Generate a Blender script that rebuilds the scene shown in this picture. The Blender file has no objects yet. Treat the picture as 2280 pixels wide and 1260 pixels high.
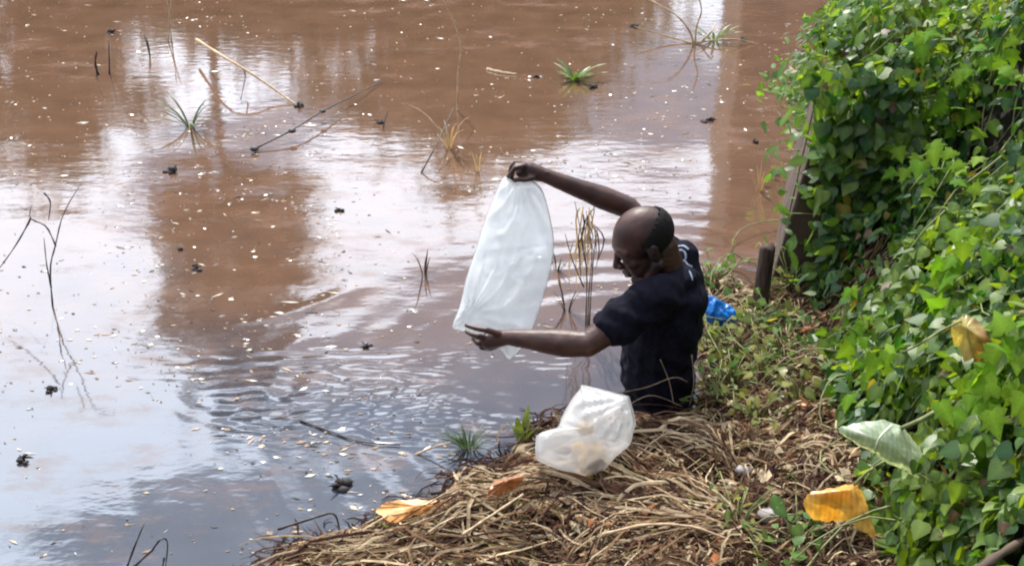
import bpy, bmesh, math, random
import numpy as np
from mathutils import Vector, Matrix, noise as mnoise
from mathutils.bvhtree import BVHTree

R = math.radians
C = bpy.context.scene.collection
rng = np.random.default_rng(7)
random.seed(7)

# ------------------------------------------------------------------ camera
CAM_H, PITCH, HFOV = 2.5, R(26.5), R(42.0)
F = 1140.0 / math.tan(HFOV / 2)
cam_d = bpy.data.cameras.new('camera')
cam_d.sensor_width = 36.0
cam_d.lens = 18.0 / math.tan(HFOV / 2)
cam_d.clip_start, cam_d.clip_end = 0.05, 2000.0
cam = bpy.data.objects.new('camera', cam_d)
C.objects.link(cam)
cam.location = (0, 0, CAM_H)
cam.rotation_euler = (R(90) - PITCH, 0, 0)
bpy.context.scene.camera = cam

# ------------------------------------------------------------------ sky and sun
SUN_EL, SUN_AZ = R(50), R(-14)          # azimuth from +Y towards +X
world = bpy.data.worlds.new('World')
bpy.context.scene.world = world
world.use_nodes = True
wn, wl = world.node_tree.nodes, world.node_tree.links
wn.clear()
w_out = wn.new('ShaderNodeOutputWorld')
w_bg = wn.new('ShaderNodeBackground')
w_bg.inputs['Strength'].default_value = 0.10
w_sky = wn.new('ShaderNodeTexSky')
w_sky.sky_type = 'NISHITA'
w_sky.sun_disc = False
w_sky.sun_elevation = SUN_EL
w_sky.sun_rotation = SUN_AZ
w_sky.air_density, w_sky.dust_density = 1.2, 0.9
w_tc = wn.new('ShaderNodeTexCoord')
w_sep = wn.new('ShaderNodeSeparateXYZ')
wl.new(w_tc.outputs['Generated'], w_sep.inputs[0])
w_add = wn.new('ShaderNodeMath'); w_add.operation = 'ADD'; w_add.inputs[1].default_value = 0.12
wl.new(w_sep.outputs['Z'], w_add.inputs[0])
w_mx = wn.new('ShaderNodeMath'); w_mx.operation = 'MAXIMUM'; w_mx.inputs[1].default_value = 0.05
wl.new(w_add.outputs[0], w_mx.inputs[0])
w_dx = wn.new('ShaderNodeMath'); w_dx.operation = 'DIVIDE'
w_dy = wn.new('ShaderNodeMath'); w_dy.operation = 'DIVIDE'
wl.new(w_sep.outputs['X'], w_dx.inputs[0]); wl.new(w_mx.outputs[0], w_dx.inputs[1])
wl.new(w_sep.outputs['Y'], w_dy.inputs[0]); wl.new(w_mx.outputs[0], w_dy.inputs[1])
w_cmb = wn.new('ShaderNodeCombineXYZ')
wl.new(w_dx.outputs[0], w_cmb.inputs[0]); wl.new(w_dy.outputs[0], w_cmb.inputs[1])
w_cmb.inputs[2].default_value = 33.3
w_noi = wn.new('ShaderNodeTexNoise')
w_noi.inputs['Scale'].default_value = 2.3
w_noi.inputs['Detail'].default_value = 7
w_noi.inputs['Roughness'].default_value = 0.55
wl.new(w_cmb.outputs[0], w_noi.inputs['Vector'])
w_rmp = wn.new('ShaderNodeValToRGB')
w_rmp.color_ramp.elements[0].position = 0.435
w_rmp.color_ramp.elements[1].position = 0.49
wl.new(w_noi.outputs['Fac'], w_rmp.inputs[0])
w_mix = wn.new('ShaderNodeMix'); w_mix.data_type = 'RGBA'
wl.new(w_rmp.outputs['Color'], w_mix.inputs['Factor'])
wl.new(w_sky.outputs[0], w_mix.inputs['A'])
# thin cloud glows more the nearer it is to the sun
to_sun = Vector((math.sin(SUN_AZ) * math.cos(SUN_EL), math.cos(SUN_AZ) * math.cos(SUN_EL), math.sin(SUN_EL)))
w_dot = wn.new('ShaderNodeVectorMath'); w_dot.operation = 'DOT_PRODUCT'; w_dot.inputs[1].default_value = to_sun
wl.new(w_tc.outputs['Generated'], w_dot.inputs[0])
w_mr = wn.new('ShaderNodeMapRange'); w_mr.inputs['From Min'].default_value = -1
wl.new(w_dot.outputs['Value'], w_mr.inputs['Value'])
w_pw = wn.new('ShaderNodeMath'); w_pw.operation = 'POWER'; w_pw.inputs[1].default_value = 2.5
wl.new(w_mr.outputs[0], w_pw.inputs[0])
w_ma = wn.new('ShaderNodeMath'); w_ma.operation = 'MULTIPLY_ADD'; w_ma.inputs[1].default_value = 33; w_ma.inputs[2].default_value = 3.5
wl.new(w_pw.outputs[0], w_ma.inputs[0])
w_cc = wn.new('ShaderNodeVectorMath'); w_cc.operation = 'SCALE'; w_cc.inputs[0].default_value = (0.93, 0.97, 1.08)
wl.new(w_ma.outputs[0], w_cc.inputs['Scale'])
wl.new(w_cc.outputs[0], w_mix.inputs['B'])
wl.new(w_mix.outputs['Result'], w_bg.inputs['Color'])
wl.new(w_bg.outputs[0], w_out.inputs[0])

sun_d = bpy.data.lights.new('sun', 'SUN')
sun_d.energy, sun_d.angle, sun_d.color = 5.0, R(0.5), (1.0, 0.95, 0.86)
sun = bpy.data.objects.new('sun', sun_d)
C.objects.link(sun)
to_sun = Vector((math.sin(SUN_AZ) * math.cos(SUN_EL), math.cos(SUN_AZ) * math.cos(SUN_EL), math.sin(SUN_EL)))
sun.rotation_euler = to_sun.to_track_quat('Z', 'Y').to_euler()
sun.location = to_sun * 50

vs = bpy.context.scene.view_settings
vs.view_transform, vs.look = 'Standard', 'None'
bpy.context.scene.cycles.filter_width = 2.1
vs.exposure, vs.gamma, vs.use_curve_mapping = 0.35, 1.0, False

# ------------------------------------------------------------------ geometry helpers
cp, sp = math.cos(PITCH), math.sin(PITCH)
def ray(px, py):
    a, b = (px - 1140) / F, (630 - py) / F
    return np.array([a, cp + b * sp, -sp + b * cp])
def P(px, py, Y):                        # photo point on the vertical plane y = Y
    d = ray(px, py); t = Y / d[1]
    return np.array([d[0] * t, Y, CAM_H + d[2] * t])
def G(px, py, z=0.0):                    # photo point on the level z
    d = ray(px, py); t = (z - CAM_H) / d[2]
    return np.array([d[0] * t, d[1] * t, z])
def proj(p):
    p = np.asarray(p, float); q = p - np.array([0, 0, CAM_H])
    dep = q[..., 1] * cp - q[..., 2] * sp
    return 1140 + F * q[..., 0] / dep, 630 - F * (q[..., 1] * sp + q[..., 2] * cp) / dep, dep

class MB:
    def __init__(s): s.v, s.f, s.c, s.n = [], [], [], 0
    def add(s, v, f, col=None):
        v = np.asarray(v, float).reshape(-1, 3)
        s.v.append(v)
        s.f.extend([tuple(i + s.n for i in q) for q in f])
        if col is not None:
            col = np.asarray(col, float)
            s.c.append(np.tile(col, (len(v), 1)) if col.ndim == 1 else col)
        s.n += len(v)
    def tube(s, pts, rad, sides=6, col=None):
        pts = np.asarray(pts, float); n = len(pts)
        rad = np.broadcast_to(np.asarray(rad, float), (n,))
        tan = np.gradient(pts, axis=0); tan /= np.linalg.norm(tan, axis=1)[:, None] + 1e-9
        ref = np.array([0.31, 0.22, 0.92]) if abs(tan[0][2]) < 0.8 else np.array([0.9, 0.4, 0.1])
        ang = np.arange(sides) * 2 * math.pi / sides
        vs_ = []
        for i in range(n):
            u = np.cross(tan[i], ref); u /= np.linalg.norm(u) + 1e-9
            w = np.cross(tan[i], u)
            vs_.append(pts[i] + rad[i] * (np.cos(ang)[:, None] * u + np.sin(ang)[:, None] * w))
        fs = []
        for i in range(n - 1):
            for k in range(sides):
                k2 = (k + 1) % sides
                fs.append((i * sides + k, i * sides + k2, (i + 1) * sides + k2, (i + 1) * sides + k))
        fs.append(tuple(range(sides - 1, -1, -1)))
        fs.append(tuple((n - 1) * sides + k for k in range(sides)))
        s.add(np.concatenate(vs_), fs, col)
    def ball(s, c, r, M=None, nu=14, nv=9):
        r = np.broadcast_to(np.asarray(r, float), (3,))
        vs_ = [[0, 0, 1]]
        for j in range(1, nv):
            t = math.pi * j / nv
            for k in range(nu):
                a = 2 * math.pi * k / nu
                vs_.append([math.sin(t) * math.cos(a), math.sin(t) * math.sin(a), math.cos(t)])
        vs_.append([0, 0, -1])
        vs_ = np.array(vs_) * r
        if M is not None: vs_ = vs_ @ np.asarray(M).T
        fs = []
        for k in range(nu): fs.append((0, 1 + k, 1 + (k + 1) % nu))
        for j in range(nv - 2):
            for k in range(nu):
                a, b = 1 + j * nu + k, 1 + j * nu + (k + 1) % nu
                fs.append((a, a + nu, b + nu, b))
        L = len(vs_) - 1; o = 1 + (nv - 2) * nu
        for k in range(nu): fs.append((o + k, L, o + (k + 1) % nu))
        s.add(vs_ + np.asarray(c, float), fs)
    def limb(s, pts, rad, step=0.35):    # chain of overlapping balls: a tapered rounded limb
        pts = [np.asarray(p, float) for p in pts]
        for i in range(len(pts) - 1):
            a, b = pts[i], pts[i + 1]; L = np.linalg.norm(b - a)
            n = max(2, int(L / (min(rad[i], rad[i + 1]) * step)))
            for k in range(n + 1):
                t = k / n
                s.ball(a + (b - a) * t, rad[i] + (rad[i + 1] - rad[i]) * t, nu=12, nv=8)
    def mesh(s, name, mat, smooth=True):
        me = bpy.data.meshes.new(name)
        v = np.concatenate(s.v)
        me.from_pydata(v.tolist(), [], s.f)
        if s.c:
            ca = me.color_attributes.new('Col', 'FLOAT_COLOR', 'POINT')
            c4 = np.ones((len(v), 4)); c4[:, :3] = np.concatenate(s.c)
            ca.data.foreach_set('color', c4.ravel())
        if mat: me.materials.append(mat)
        if smooth: me.polygons.foreach_set('use_smooth', [True] * len(me.polygons))
        me.update()
        return me
    def build(s, name, mat, parent=None, smooth=True):
        return link(name, s.mesh(name, mat, smooth), parent)

def link(name, me, parent=None):
    o = bpy.data.objects.new(name, me); C.objects.link(o)
    if parent is not None:
        o.parent = parent
        o.matrix_parent_inverse = Matrix.Translation(parent.location).inverted()
    return o
def tag(o, label=None, cat=None, group=None, kind=None):
    if label: o['label'] = label
    if cat: o['category'] = cat
    if group: o['group'] = group
    if kind: o['kind'] = kind
    return o
def thing(name, label, cat, loc, group=None):
    o = bpy.data.objects.new(name, None); C.objects.link(o)
    o.location = Vector(loc); o.empty_display_size = 0.05
    return tag(o, label, cat, group)

def smooth_line(pts, n, closed=False):   # Catmull-Rom through the points
    p = np.asarray(pts, float); m = len(p)
    segs = m if closed else m - 1
    out = []
    for q in np.linspace(0, segs, n, endpoint=not closed):
        i = min(int(q), segs - 1); t = q - i
        def g(k): return p[k % m] if closed else p[min(max(k, 0), m - 1)]
        a, b, c, d = g(i - 1), g(i), g(i + 1), g(i + 2)
        out.append(0.5 * (2 * b + (c - a) * t + (2 * a - 5 * b + 4 * c - d) * t * t + (3 * b - a - 3 * c + d) * t ** 3))
    return np.array(out)

def fuse(name, mb, voxel, mat, parent=None, smooth=4):   # one continuous surface out of overlapping volumes
    me = mb.mesh(name + '_raw', None)
    o = bpy.data.objects.new(name + '_raw', me); C.objects.link(o)
    m = o.modifiers.new('r', 'REMESH'); m.mode = 'VOXEL'; m.voxel_size = voxel
    s = o.modifiers.new('s', 'SMOOTH'); s.iterations = smooth; s.factor = 0.5
    dg = bpy.context.evaluated_depsgraph_get(); dg.update()
    me2 = bpy.data.meshes.new_from_object(o.evaluated_get(dg))
    me2.name = name
    bpy.data.objects.remove(o); bpy.data.meshes.remove(me)
    me2.materials.clear(); me2.materials.append(mat)
    me2.polygons.foreach_set('use_smooth', [True] * len(me2.polygons))
    return link(name, me2, parent)

def nz(p, sc=1.0, seed=0.0):
    return mnoise.noise(Vector((p[0] * sc + seed, p[1] * sc - seed, p[2] * sc + 0.3 * seed)))
def vnoise(x, y, sc, seed=0.0):          # vectorised value noise, about -1..1
    x = np.asarray(x) * sc + seed * 13.7; y = np.asarray(y) * sc - seed * 7.1
    xi, yi = np.floor(x).astype(np.int64), np.floor(y).astype(np.int64)
    fx, fy = x - xi, y - yi
    fx, fy = fx * fx * (3 - 2 * fx), fy * fy * (3 - 2 * fy)
    def h(a, b):
        n = (a * 374761393 + b * 668265263) & 0x7fffffff
        n = ((n ^ (n >> 13)) * 1274126177) & 0x7fffffff
        return ((n ^ (n >> 16)) & 0xffff) / 32767.5 - 1
    return (h(xi, yi) * (1 - fx) + h(xi + 1, yi) * fx) * (1 - fy) + (h(xi, yi + 1) * (1 - fx) + h(xi + 1, yi + 1) * fx) * fy
def sstep(a, b, x):
    t = np.clip((np.asarray(x, float) - a) / (b - a), 0, 1); return t * t * (3 - 2 * t)

# ------------------------------------------------------------------ materials
def new_mat(name):
    m = bpy.data.materials.new(name); m.use_nodes = True
    nt = m.node_tree; nt.nodes.clear()
    return m, nt.nodes, nt.links
def noise_col(n, l, c1, c2, scale, detail=5, lo=0.35, hi=0.65, coord='Object', stretch=None):
    tc = n.new('ShaderNodeTexCoord'); no = n.new('ShaderNodeTexNoise')
    no.inputs['Scale'].default_value = scale; no.inputs['Detail'].default_value = detail
    if stretch:
        mp = n.new('ShaderNodeMapping'); mp.inputs['Scale'].default_value = stretch
        l.new(tc.outputs[coord], mp.inputs[0]); l.new(mp.outputs[0], no.inputs['Vector'])
    else:
        l.new(tc.outputs[coord], no.inputs['Vector'])
    r = n.new('ShaderNodeValToRGB')
    r.color_ramp.elements[0].position, r.color_ramp.elements[1].position = lo, hi
    r.color_ramp.elements[0].color = (*c1, 1); r.color_ramp.elements[1].color = (*c2, 1)
    l.new(no.outputs['Fac'], r.inputs[0])
    return r.outputs['Color'], no.outputs['Fac']
def solid(name, c1, c2, scale=20, rough=0.7, spec=0.3, bump=0.3, bdist=0.004, stretch=None):
    m, n, l = new_mat(name)
    o = n.new('ShaderNodeOutputMaterial'); b = n.new('ShaderNodeBsdfPrincipled')
    col, fac = noise_col(n, l, c1, c2, scale, stretch=stretch)
    l.new(col, b.inputs['Base Color'])
    b.inputs['Roughness'].default_value = rough
    b.inputs['Specular IOR Level'].default_value = spec
    bp = n.new('ShaderNodeBump'); bp.inputs['Strength'].default_value = bump; bp.inputs['Distance'].default_value = bdist
    l.new(fac, bp.inputs['Height']); l.new(bp.outputs[0], b.inputs['Normal'])
    l.new(b.outputs[0], o.inputs[0])
    return m
def thin_fresnel(n, l, ior):             # same reflection from either side of a thin sheet
    fr = n.new('ShaderNodeFresnel'); ge = n.new('ShaderNodeNewGeometry'); mr = n.new('ShaderNodeMapRange')
    mr.inputs['To Min'].default_value = ior; mr.inputs['To Max'].default_value = 1 / ior
    l.new(ge.outputs['Backfacing'], mr.inputs['Value']); l.new(mr.outputs[0], fr.inputs['IOR'])
    return fr
def leafy(name, tint=None, attr=False, trans=0.45, gloss=0.12, rough=0.35, c_a=None, c_b=None, tcol=None, rib=False):
    """thin plant tissue: reflects, lets light through, slight sheen"""
    m, n, l = new_mat(name)
    o = n.new('ShaderNodeOutputMaterial')
    if attr:
        a = n.new('ShaderNodeVertexColor'); a.layer_name = 'Col'; base = a.outputs['Color']
    else:
        oi = n.new('ShaderNodeObjectInfo'); r = n.new('ShaderNodeValToRGB')
        r.color_ramp.elements[0].color = (*c_a, 1); r.color_ramp.elements[1].color = (*c_b, 1)
        l.new(oi.outputs['Random'], r.inputs[0]); base = r.outputs['Color']
        if rib:
            va = n.new('ShaderNodeVertexColor'); va.layer_name = 'Col'
            m0 = n.new('ShaderNodeMix'); m0.data_type = 'RGBA'; m0.blend_type = 'MULTIPLY'; m0.inputs['Factor'].default_value = 1
            l.new(base, m0.inputs['A']); l.new(va.outputs['Color'], m0.inputs['B']); base = m0.outputs['Result']
    ncol, _ = noise_col(n, l, (0.72, 0.72, 0.72), (1.2, 1.2, 1.2), 35, 3)
    mu = n.new('ShaderNodeMix'); mu.data_type = 'RGBA'; mu.blend_type = 'MULTIPLY'; mu.inputs['Factor'].default_value = 1
    l.new(base, mu.inputs['A']); l.new(ncol, mu.inputs['B']); base = mu.outputs['Result']
    d = n.new('ShaderNodeBsdfDiffuse'); t = n.new('ShaderNodeBsdfTranslucent'); g = n.new('ShaderNodeBsdfGlossy')
    g.inputs['Roughness'].default_value = rough
    l.new(base, d.inputs['Color'])
    tm = n.new('ShaderNodeMix'); tm.data_type = 'RGBA'; tm.blend_type = 'MULTIPLY'; tm.inputs['Factor'].default_value = 1
    l.new(base, tm.inputs['A']); tm.inputs['B'].default_value = (*(tcol or (1.6, 1.5, 0.7)), 1)
    l.new(tm.outputs['Result'], t.inputs['Color'])
    x = n.new('ShaderNodeMixShader'); x.inputs[0].default_value = trans
    l.new(d.outputs[0], x.inputs[1]); l.new(t.outputs[0], x.inputs[2])
    fr = thin_fresnel(n, l, 1.4)
    y = n.new('ShaderNodeMixShader')
    ml = n.new('ShaderNodeMath'); ml.operation = 'MULTIPLY_ADD'; ml.inputs[1].default_value = gloss * 4; ml.inputs[2].default_value = gloss * 0.15
    l.new(fr.outputs[0], ml.inputs[0]); l.new(ml.outputs[0], y.inputs[0])
    l.new(x.outputs[0], y.inputs[1]); l.new(g.outputs[0], y.inputs[2])
    l.new(y.outputs[0], o.inputs[0])
    return m
def plastic(name, col, transp, trans, gloss_r=0.22, noise_lo=0.8):
    """thin plastic film: milky, lets light through, glossy creases"""
    m, n, l = new_mat(name)
    o = n.new('ShaderNodeOutputMaterial')
    c, fac = noise_col(n, l, tuple(v * noise_lo for v in col), col, 9, 4)
    d = n.new('ShaderNodeBsdfDiffuse'); t = n.new('ShaderNodeBsdfTranslucent')
    l.new(c, d.inputs[0]); l.new(c, t.inputs[0])
    x = n.new('ShaderNodeMixShader'); x.inputs[0].default_value = trans
    l.new(d.outputs[0], x.inputs[1]); l.new(t.outputs[0], x.inputs[2])
    tr = n.new('ShaderNodeBsdfTransparent')
    y = n.new('ShaderNodeMixShader'); y.inputs[0].default_value = transp
    l.new(x.outputs[0], y.inputs[1]); l.new(tr.outputs[0], y.inputs[2])
    g = n.new('ShaderNodeBsdfGlossy'); g.inputs['Roughness'].default_value = gloss_r
    fr = thin_fresnel(n, l, 1.45)
    bp = n.new('ShaderNodeBump'); bp.inputs['Strength'].default_value = 0.5; bp.inputs['Distance'].default_value = 0.01
    l.new(fac, bp.inputs['Height'])
    for q in (g, fr, d): l.new(bp.outputs[0], q.inputs['Normal'])
    z = n.new('ShaderNodeMixShader')
    l.new(fr.outputs[0], z.inputs[0]); l.new(y.outputs[0], z.inputs[1]); l.new(g.outputs[0], z.inputs[2])
    l.new(z.outputs[0], o.inputs[0])
    return m

M_ground = solid('wet_soil', (0.035, 0.022, 0.017), (0.10, 0.065, 0.045), 14, 0.8, 0.3, 0.8, 0.02)
M_straw = leafy('dry_straw', attr=True, trans=0.3, gloss=0.008, rough=0.4, tcol=(1.3, 1.15, 0.8))
M_vine_mass = leafy('vine_tissue_mass', attr=True, trans=0.5, tcol=(2.0, 1.8, .65), gloss=0.10, rough=0.42)
M_vine = leafy('vine_tissue', c_a=(0.018, 0.075, 0.014), c_b=(0.15, 0.225, 0.022), trans=0.52, rib=True, tcol=(2.0, 1.8, .65), gloss=0.10, rough=0.42)
M_vine_bright = leafy('climber_tissue', c_a=(0.09, 0.21, 0.015), c_b=(0.19, 0.30, 0.025), trans=0.55, rib=True, gloss=0.02, rough=.5)
M_shrub = leafy('shrub_tissue', c_a=(0.05, 0.12, 0.025), c_b=(0.13, 0.21, 0.04), trans=0.5, rib=True, gloss=0.05, rough=.45)
M_twig = solid('dark_wet_twig', (0.014, 0.011, 0.012), (0.05, 0.038, 0.034), 40, 0.55, 0.4)
M_reed = solid('pale_dry_reed', (0.30, 0.20, 0.11), (0.52, 0.39, 0.25), 60, 0.7, 0.3)
M_vstem = solid('green_stem', (0.10, 0.13, 0.04), (0.22, 0.22, 0.09), 30, 0.6, 0.3)
M_clod = solid('black_clod', (0.008, 0.007, 0.008), (0.03, 0.024, 0.022), 60, 0.7, 0.3)
M_conc = solid('weathered_concrete', (0.05, 0.034, 0.026), (0.105, 0.072, 0.054), 7, 0.85, 0.2, 0.6, 0.01)
M_post = solid('wet_dark_wood', (0.022, 0.013, 0.011), (0.075, 0.048, 0.036), 10, 0.75, 0.2, 0.8, 0.01, stretch=(8, 8, 1))
M_bark = solid('bark', (0.06, 0.045, 0.035), (0.16, 0.12, 0.09), 6, 0.9, 0.1, 0.6, 0.02)

# ------------------------------------------------------------------ terrain
def xf(y):                               # foot of the vine slope
    return np.interp(y, [0, 3, 4.4, 5, 6.5, 8, 10, 14, 26], [0.98, 1.10, 1.20, 1.30, 1.62, 2.05, 2.65, 3.9, 8.0])
shore_px = [(-2600, 1500), (540, 1330), (600, 1285), (655, 1232), (690, 1240), (735, 1222), (800, 1205), (860, 1172), (905, 1178), (960, 1140), (1010, 1085), (1045, 1050),
            (1110, 1070), (1165, 1010), (1210, 955), (1290, 945), (1375, 955), (1460, 968), (1545, 945), (1560, 840), (1556, 760), (1556, 690),
            (1572, 645), (1610, 622), (1655, 640), (1705, 655)]
shore = [tuple(G(*p)[:2]) for p in shore_px]
shore += [(1.2, 5.2), (1.55, 6.4), (2.0, 7.9), (2.6, 9.9), (3.9, 14), (8, 26), (40, 26), (40, -30), (-60, -30), (-60, shore[0][1])]
shore = np.array(shore)
def inland(x, y):                        # signed distance to the shore, positive on land
    x = np.asarray(x, float); y = np.asarray(y, float)
    best = np.full(x.shape, 1e9); ins = np.zeros(x.shape, bool)
    n = len(shore)
    for i in range(n):
        ax, ay = shore[i]; bx, by = shore[(i + 1) % n]
        ex, ey = bx - ax, by - ay
        t = np.clip(((x - ax) * ex + (y - ay) * ey) / (ex * ex + ey * ey + 1e-12), 0, 1)
        best = np.minimum(best, (x - ax - t * ex) ** 2 + (y - ay - t * ey) ** 2)
        cr = ((ay > y) != (by > y)) & (x < ax + (y - ay) * ex / (ey if abs(ey) > 1e-12 else 1e-12))
        ins ^= cr
    return np.where(ins, 1, -1) * np.sqrt(best)
def ground_h(x, y):
    x = np.asarray(x, float); y = np.asarray(y, float)
    d = inland(x, y)
    low = np.maximum(-0.6, 0.45 * d)
    high = 0.075 * (1 - np.exp(-np.maximum(d, 0) / 0.15)) + 0.05 * vnoise(x, y, 3.0, 1) * sstep(0, 0.3, d) + 0.022 * vnoise(x, y, 9, 2) * sstep(0, .1, d)
    z = np.where(d > 0, high, low)
    s = np.maximum(0, x - xf(y)) * sstep(-0.02, 0.1, d)
    slope = 2.1 * (1 - np.exp(-s * 1.55 / 2.1))
    z = z + slope + sstep(0.02, 0.35, s) * (0.13 * vnoise(x, y, 1.7, 3) + 0.07 * vnoise(x, y, 4.1, 4))
    z = z + np.maximum(0, 2.7 - y) * 0.33 * sstep(-0.1, 0.4, d) * (1 - sstep(0.5, 1.6, x))
    far = sstep(23, 27, y + 1.5 * vnoise(x, y, .15, 5))
    return z * (1 - far) + far * 0.5
def axis(a, b, step, lo, hi, grow=1.28):
    mid = list(np.arange(a, b, step)); l, r = [], []
    p, s = a, step
    while p > lo: s *= grow; p -= s; l.append(p)
    p, s = mid[-1], step
    while p < hi: s *= grow; p += s; r.append(p)
    return np.array(l[::-1] + mid + r)
def sheet(name, xs, ys, zf, mat):
    X, Y = np.meshgrid(xs, ys); Z = zf(X, Y)
    nx, ny = len(xs), len(ys)
    idx = np.arange(nx * ny).reshape(ny, nx)
    f = np.stack([idx[:-1, :-1], idx[:-1, 1:], idx[1:, 1:], idx[1:, :-1]], -1).reshape(-1, 4)
    me = bpy.data.meshes.new(name)
    me.from_pydata(np.stack([X, Y, Z], -1).reshape(-1, 3).tolist(), [], f.tolist())
    me.polygons.foreach_set('use_smooth', [True] * len(me.polygons))
    me.materials.append(mat)
    return tag(link(name, me), kind='structure')
def ground_mat():                        # wet soil, shade between the vine leaves painted near-black where the slope rises
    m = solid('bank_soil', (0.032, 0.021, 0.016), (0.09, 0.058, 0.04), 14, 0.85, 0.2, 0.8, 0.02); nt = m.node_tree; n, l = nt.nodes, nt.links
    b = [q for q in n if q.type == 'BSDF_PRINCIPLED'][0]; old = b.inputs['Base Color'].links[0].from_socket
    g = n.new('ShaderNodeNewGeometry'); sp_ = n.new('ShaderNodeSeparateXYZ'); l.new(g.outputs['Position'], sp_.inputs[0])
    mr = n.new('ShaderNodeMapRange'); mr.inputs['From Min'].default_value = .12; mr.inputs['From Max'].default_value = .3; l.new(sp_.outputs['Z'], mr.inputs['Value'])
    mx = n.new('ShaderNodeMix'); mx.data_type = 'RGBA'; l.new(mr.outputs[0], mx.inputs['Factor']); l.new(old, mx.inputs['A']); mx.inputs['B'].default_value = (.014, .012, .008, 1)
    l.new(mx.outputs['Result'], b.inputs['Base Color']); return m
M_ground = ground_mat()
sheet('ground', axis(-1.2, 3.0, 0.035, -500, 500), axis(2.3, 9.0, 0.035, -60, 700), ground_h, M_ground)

# ------------------------------------------------------------------ water
MAN = np.array([0.50, 4.10])
def water_z(x, y):
    r = np.hypot(x - MAN[0], (y - MAN[1]))
    z = (0.0006 + .0006 * vnoise(x, y, 1.1, 15)) * np.sin(r * 2 * math.pi / 0.15 + 1.2 * vnoise(x, y, 1.5, 11)) * np.exp(-((r - 0.9) / 0.8) ** 2) * sstep(0.05, 0.3, r)
    # churned patch left of the man, crests dragged sideways
    cx, cy = -0.42, 4.16
    q = ((x - cx) / 0.86) ** 2 + ((y - cy - 0.05 * np.sin(x * 3)) / 0.30) ** 2
    k = np.exp(-q ** 2.0)
    yy = y + .16 * x + .02 * np.sin(x * 4)
    am = np.clip(.55 + .75 * vnoise(x * .5, y, 7, 16), .05, 1.3)
    z = z + 1.35 * k * am * (.0015 * np.sin(yy * 108 + 7.5 * vnoise(x * .8, y, 4.5, 12) + 3.0 * vnoise(x, y, 13, 17))
                      + .0011 * np.sin((y - .3 * x) * 165 + 7 * vnoise(x * .8, y, 6.5, 13)) + .0014 * vnoise(x * .4, yy, 46, 18))
    sq = np.sqrt(q); z = z + .0011 * (.6 + .8 * vnoise(x, y, 2.6, 23)) * np.sin(sq * 34 + 3.5 * vnoise(x, y, 3.5, 20)) * np.exp(-((sq - .98) / .20) ** 2) * sstep(.6, -.5, x)
    # a few broad swells running off up-left
    for (px0, py0, px1, py1, a) in ((520, 720, 800, 635, .006), (640, 770, 760, 730, .008), (590, 780, 720, 735, .007), (830, 735, 980, 705, .005)):
        A, B = G(px0, py0), G(px1, py1); e = (B - A)[:2]; L = np.hypot(*e); e = e / L
        u = (x - A[0]) * e[0] + (y - A[1]) * e[1]; v = -(x - A[0]) * e[1] + (y - A[1]) * e[0]
        v = v + 0.05 * np.sin(u * 5)
        z = z + .5 * a * np.exp(-(v / 0.05) ** 2) * (.6 + .6 * vnoise(x, y, 6, 19)) * sstep(-.1, .15, u) * (1 - sstep(L - .15, L + .1, u))
    z = z + 0.0012 * vnoise(x * .5, y, 4.5, 14)
    return z - 0.0
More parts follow.
